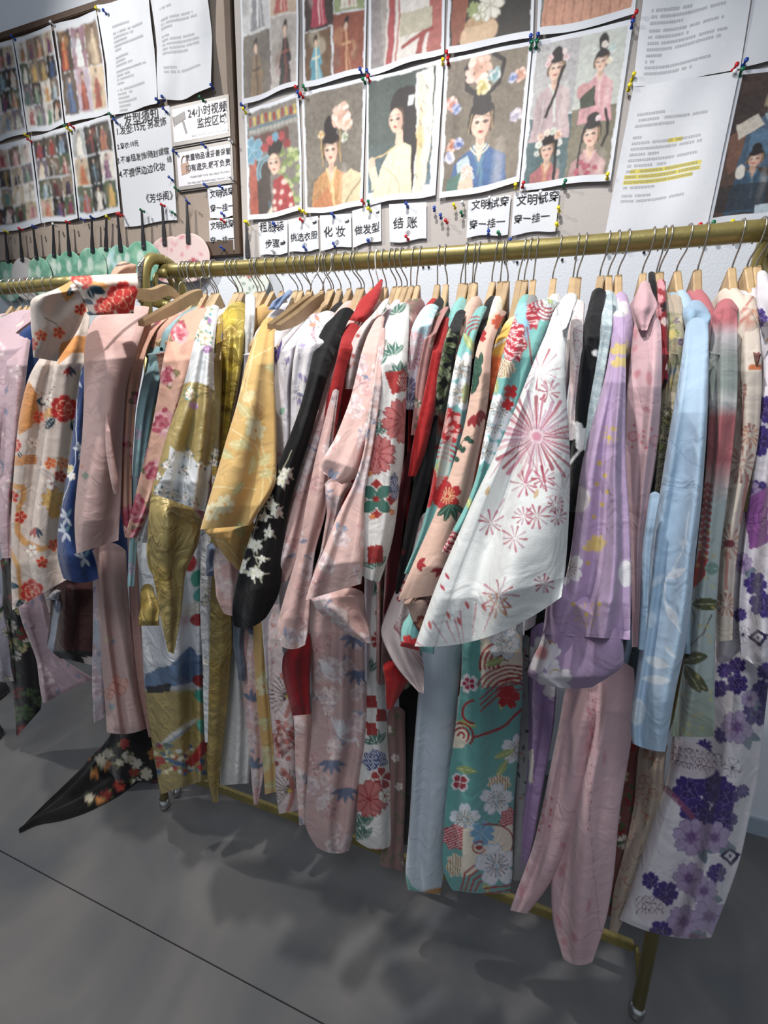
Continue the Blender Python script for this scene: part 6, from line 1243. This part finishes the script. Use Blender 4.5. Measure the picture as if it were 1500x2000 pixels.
garment('peach kimono with dark red blossoms and deep green leaves', 937, 'd9b3a0', peachred, [
    dict(n=S, r=H((957, 614, 990, 600), (930, 680, 962, 670), (922, 760, 958, 760), (905, 840, 945, 840), (885, 900, 930, 900), (862, 970, 918, 970), (835, 1040, 900, 1040), (806, 1110, 890, 1110), (779, 1172, 885, 1158)), d=(.12, .2, .30), dd=.05, nf=1.4, amp=.006),
    dict(n='under_sleeve', r=H((785, 1160, 880, 1155), (800, 1200, 860, 1198), (826, 1245, 840, 1245)), d=(.3, .3, .3), dd=.03)], zb=.66, short='peach red blossom kimono')
garment('black kimono with white dots, only its shoulder showing', 972, '15161a', dotsblack, [
    dict(n=S, r=H((958, 648, 990, 632), (948, 690, 972, 690), (950, 730, 960, 730)), d=(.12, .19, .2))], zb=.66, short='white dotted black kimono')
garment('golden yellow and orange kimono squeezed behind the aqua ones', 982, 'd8a03a', yelloworange, [
    dict(n=S, r=H((980, 632, 1012, 610), (960, 690, 995, 690), (957, 740, 975, 740), (957, 780, 966, 780)), d=(.1, .19, .2))], zb=.66, short='golden yellow kimono')
garment('aqua kimono with red dappled patches beside the fireworks one', 1036, '74b8b2', tealflower2, [
    dict(n=S, r=H((1012, 598, 1092, 575), (990, 660, 1065, 655), (973, 740, 1040, 740), (958, 800, 1020, 800), (944, 860, 990, 870), (930, 930, 968, 930), (912, 980, 950, 980), (880, 1040, 932, 1040), (862, 1078, 890, 1082)), d=(.12, .2, .29), dd=.07, nf=2.2),
    dict(n=B, r=H((1180, 905, 1022), (1300, 900, 1020), (1400, 890, 1016), (1500, 880, 1012), (1620, 868, 1004), (860, 1712, 1000, 1722), (880, 1738, 994, 1744)), p=tealskirt, base='63a9a4', d=(.15, .15, .12), T=.04, nf=2.2, amp=.008, hem=.9, sag=4, pitch=2),
    dict(n='lining_panel', r=H((1240, 826, 905), (1380, 818, 896), (1500, 806, 886), (1620, 796, 870), (787, 1715, 862, 1728), (795, 1738, 858, 1748)), p=lining, base='c2cdd8', d=(.16, .16, .13), T=.04, nf=1.6, amp=.006, hem=.9)], body=False, short='aqua red dapple kimono')
garment('white kimono with large crimson fireworks, the widest sleeve in front', 1092, 'd6d9d8', fireworks, [
    dict(n=S, r=H((1085, 612, 1122, 596), (1060, 665, 1106, 660), (1030, 740, 1104, 740), (1000, 810, 1108, 810), (964, 890, 1111, 890), (924, 970, 1110, 970), (888, 1055, 1107, 1050), (852, 1140, 1104, 1115), (811, 1262, 1098, 1166)), d=(.12, .2, .30), tilt=-.12, dd=.13, nf=2.4, amp=.012, sag=30, T=.03, pitch=2),
    dict(n='collar_fold', r=H((1092, 580, 1128, 566), (1088, 600, 1124, 596), (1098, 645, 1106, 640)), d=(.06, .12, .2), dd=.1, T=.02, nf=1),
    dict(n='sleeve_opening', r=H((1040, 1150, 1100, 1140), (1046, 1186, 1086, 1172)), base='cfc6a0', p=plain, d=(.3, .3, .3), dd=.1, T=.01)], zb=.66, short='fireworks kimono')
garment('white kimono with thin pink butterfly outlines', 1125, 'dcd3d4', pinkline2, [
    dict(n=S, r=H((585, 1118, 1142), (650, 1114, 1140), (720, 1112, 1138), (780, 1110, 1130), (860, 1110, 1120)), d=(.1, .17, .2))], zb=.85, short='pink outline kimono')
garment('black kimono with white rounded flowers right of the fireworks one', 1183, '0f1116', blackwhite, [
    dict(n=S, r=H((562, 1156, 1184), (620, 1144, 1176), (700, 1130, 1168), (800, 1116, 1155), (900, 1108, 1140), (1000, 1104, 1124)), d=(.08, .17, .2), dd=.01),
    dict(n=B, r=H((1060, 1040, 1130), (1200, 1028, 1110), (1330, 1024, 1090), (1420, 1030, 1060)), p=plain, d=(.04, .04, .04), T=.02)], zb=.85, short='black and white flower kimono')
garment('pale grey blue kimono with white wave lines', 1200, 'a9bcc2', waves, [
    dict(n=S, r=H((566, 1178, 1198), (640, 1172, 1196), (720, 1162, 1184), (800, 1149, 1170), (880, 1140, 1156)), d=(.06, .16, .2), dd=.02)], zb=.85, short='wave line kimono')
garment('lavender kimono with yellow and white blossoms', 1220, 'b79dc2', lavender, [
    dict(n=S, r=H((606, 1198, 1220), (670, 1194, 1222), (760, 1178, 1224), (850, 1152, 1224), (930, 1132, 1224), (1000, 1122, 1227), (1080, 1112, 1229), (1160, 1096, 1231), (1060, 1238, 1232, 1250)), d=(.1, .19, .27), dd=.06, nf=2.5, amp=.011),
    dict(n='under_sleeve', r=H((1080, 1100, 1215, 1220), (1055, 1250, 1215, 1270), (1034, 1295, 1218, 1300), (1029, 1322, 1200, 1318), (1080, 1340, 1160, 1342)), base='ad92b8', d=(.27, .27, .27), dd=.04, sag=4, T=.03),
    dict(n=B, r=H((1215, 1036, 1100), (1300, 1034, 1092), (1420, 1030, 1080), (1500, 1025, 1066), (1620, 1016, 1048), (1014, 1700, 1030, 1700)), base='9c7fae', **SK)], body=False, short='lavender kimono')
garment('grey floral kimono skirt, a narrow strip beside the aqua skirt', 1047, '8c8e8e', greyfloral, [
    dict(n=B, r=H((1240, 1014, 1036), (1450, 1012, 1034), (1600, 1008, 1032), (1720, 1000, 1028)), d=(.08, .08, .08), T=.01)], zb=.85, short='grey strip kimono')
garment('soft pink kimono with coral rosettes and the longest skirt', 1268, 'cda9b0', pinkspot, [
    dict(n='collar_fold', r=H((548, 1250, 1270), (600, 1234, 1284), (645, 1252, 1264)), d=(.03, .1, .15), T=.025, nf=1.2, dd=.02),
    dict(n=S, r=H((612, 1240, 1290), (700, 1230, 1294), (800, 1222, 1293), (880, 1219, 1286), (970, 1222, 1270), (1060, 1227, 1254), (1180, 1233, 1250), (1264, 1234, 1245)), d=(.12, .18, .25), dd=.02, nf=2.2, amp=.011),
    dict(n=B, r=H((1330, 1105, 1175), (1450, 1088, 1160), (1550, 1066, 1140), (1650, 1040, 1105), (1015, 1720, 1072, 1730), (996, 1778, 1030, 1785)), d=(.17, .17, .13), T=.035, nf=2, hem=.6),
    dict(n=B, r=H((1290, 1150, 1238), (1400, 1142, 1240), (1500, 1115, 1228), (1600, 1085, 1210), (1700, 1072, 1198), (1800, 1075, 1182), (1100, 1872, 1158, 1878)), d=(.19, .18, .15), T=.045, nf=2.6, amp=.013, hem=.7, sag=10)], body=False, short='soft pink kimono')
garment('black and crimson floral kimono showing a thin upright strip', 1288, '8c1c26', redfloral, [
    dict(n='collar_fold', r=H((530, 1266, 1280), (560, 1266, 1282), (600, 1270, 1282)), base='141418', p=plain, d=(.02, .05, .08), T=.012, nf=1),
    dict(n=S, r=H((545, 1282, 1300), (600, 1285, 1302), (660, 1290, 1305), (740, 1292, 1304)), d=(.03, .12, .16), T=.012)], zb=.66, short='crimson floral kimono')
garment('olive grey kimono packed with small mixed flowers', 1301, '98947c', olive, [
    dict(n=S, r=H((575, 1305, 1332), (640, 1304, 1336), (720, 1302, 1336), (800, 1296, 1330), (880, 1286, 1318), (960, 1278, 1300)), d=(.05, .14, .18), dd=.0)], zb=.66, short='olive floral kimono')
garment('light blue kimono with pale brushed leaves', 1335, 'a5c0d8', sky, [
    dict(n='collar_fold', r=H((586, 1334, 1384), (620, 1330, 1388), (668, 1346, 1368)), d=(.04, .1, .14), T=.03, nf=1.2, dd=.02, base='98b3cc'),
    dict(n=S, r=H((620, 1340, 1384), (680, 1334, 1385), (750, 1325, 1385), (830, 1312, 1385), (920, 1296, 1376), (1000, 1281, 1368), (1080, 1268, 1355), (1180, 1258, 1348), (1270, 1248, 1338), (1350, 1240, 1320), (1420, 1230, 1312), (1238, 1452, 1302, 1468)), d=(.12, .18, .25), dd=.05, nf=2.2, amp=.011, sag=4),
    dict(n='under_sleeve', r=H((1090, 1322, 1352), (1180, 1330, 1350), (1316, 1274, 1350, 1278)), base='9dbbd2', d=(.22, .22, .22), T=.012, dd=.0),
    dict(n='side_fold', r=H((960, 1268, 1290), (1080, 1254, 1272), (1246, 1268, 1260, 1270)), d=(.22, .23, .25), T=.012, dd=.05)], zb=.66, short='light blue kimono')
garment('kimono shaded from rose to grey and pale blue with olive leaves', 1368, 'b5626a', gradred, [
    dict(n='collar_fold', r=H((583, 1398, 1442), (620, 1388, 1440), (650, 1385, 1420)), d=(.05, .09, .12), T=.025, nf=1, base='b8646c'),
    dict(n=S, r=H((600, 1398, 1440), (680, 1382, 1440), (760, 1384, 1440), (850, 1380, 1433), (920, 1378, 1427), (1000, 1370, 1418), (1080, 1362, 1408), (1180, 1350, 1402), (1280, 1340, 1398), (1380, 1320, 1396), (1308, 1438, 1393, 1440)), d=(.1, .16, .22), dd=.02)], zb=.66, short='rose to grey shaded kimono')
garment('cream kimono with rust brush stroke bursts', 1435, 'd5c8ba', rustbrush, [
    dict(n=S, r=H((575, 1445, 1478), (640, 1440, 1484), (720, 1438, 1488), (800, 1434, 1484), (880, 1428, 1478), (960, 1422, 1460), (1040, 1408, 1445), (1140, 1402, 1435), (1396, 1254, 1430, 1250)), d=(.06, .14, .2), dd=.01),
    dict(n=B, r=H((1440, 1250, 1304), (1560, 1238, 1294), (1650, 1222, 1275), (1740, 1200, 1246), (1190, 1816, 1206, 1822)), p=rusttwig, base='ab9a8a', **{**SK, 'd': (.1, .1, .08)}),
    ], body=False, short='cream rust brush kimono')
garment('dark floral kimono skirt glimpsed between soft pink and cream ones', 1435, '7a4440', lambda p: darkfloral(p, 6), [
    dict(n=B, r=H((1380, 1222, 1262), (1560, 1200, 1240), (1700, 1186, 1220), (1184, 1790, 1205, 1790)), d=(.05, .05, .05), T=.012)], zb=.66, cw=False, short='dark glimpsed kimono')
garment('white kimono with dark purple and lilac flowers at the right edge', 1473, 'd3cfd6', purplefloral, [
    dict(n='collar_fold', r=H((528, 1478, 1500), (580, 1476, 1510), (640, 1486, 1530)), d=(.04, .1, .14), T=.025, nf=1),
    dict(n=S, r=H((620, 1488, 1590), (700, 1490, 1600), (800, 1484, 1600), (900, 1470, 1600), (1000, 1455, 1600), (1100, 1445, 1600), (1200, 1440, 1600), (1450, 1280, 1600, 1390)), d=(.1, .16, .22), tilt=-.2, nf=3),
    dict(n='under_sleeve', r=H((1000, 1440, 1470), (1100, 1420, 1464), (1200, 1402, 1462), (1395, 1270, 1462, 1310), (1400, 1320, 1456, 1325)), d=(.12, .12, .12), dd=.02),
    dict(n=B, r=H((1230, 1345, 1515), (1340, 1328, 1502), (1440, 1312, 1488), (1520, 1300, 1478), (1600, 1270, 1460), (1680, 1247, 1446), (1760, 1224, 1420), (1211, 1795, 1392, 1832)), d=(.13, .13, .11), T=.05, nf=2.6, amp=.012, hem=.9, sag=14, tilt=-.25)], body=False, short='purple floral kimono')

# the dark robe slipping to the floor
def scarfpaint(p):
    rg = random.Random(31)
    for k in range(30):
        x, y = rg.uniform(150, 320), rg.uniform(1440, 1600)
        for a in (0, 120): p.leaf(x, y, 16, 6, rg.uniform(0, 360), rg.choice(('4a5a36', '6b6a3c')))
        p.flower(x, y, rg.uniform(6, 13), rg.choice(('8c2a22', 'b9b09a', 'a86a2c', 'c4bcae', '6e1c1c')), k*13, 6)
def fallen():
    rows = [(38, 1629, 40, 1626), (72, 1612, 78, 1590), (120, 1605, 128, 1545), (172, 1588, 165, 1508), (222, 1562, 178, 1485), (270, 1530, 212, 1455), (312, 1512, 240, 1430), (326, 1500, 262, 1415)]
    o = empty('robe', unz(180, 1550), 'black robe with red and cream flowers trailing on the floor at lower left', 'robe')
    t, A, _ = resample([(a, b, c, d_) for a, b, c, d_ in rows], 70); K = 56; s = np.linspace(0, 2*math.pi, K, endpoint=False)
    P3 = np.zeros((70, K, 3))
    for i in range(70):
        a = unz(A[i, 0], A[i, 1]); b = unz(A[i, 2], A[i, 3]); h = .012+.05*t[i]
        for j in range(K):
            f = .5-.5*math.cos(s[j]); q = a+(b-a)*f; up = max(0, math.sin(s[j]))
            P3[i, j] = q; P3[i, j, 2] = .004+h*up**.7*(1+.35*math.sin(7*f+5*t[i])+.2*math.sin(17*f-3*t[i]))+(.30*max(0, t[i]-.72)**1.2 if True else 0)
    real_cloth('hem', P3, scarfpaint, COTTON, o, '0f0e11')
    drape('skirt_panel', H((1330, 235, 300), (1400, 225, 308), (1470, 205, 318), (1530, 215, 312)), scarfpaint, COTTON, o, d=(-.02, -.02, -.02), T=.03, base='151418', nf=3, hem=.9)
fallen()
finish_hangers()
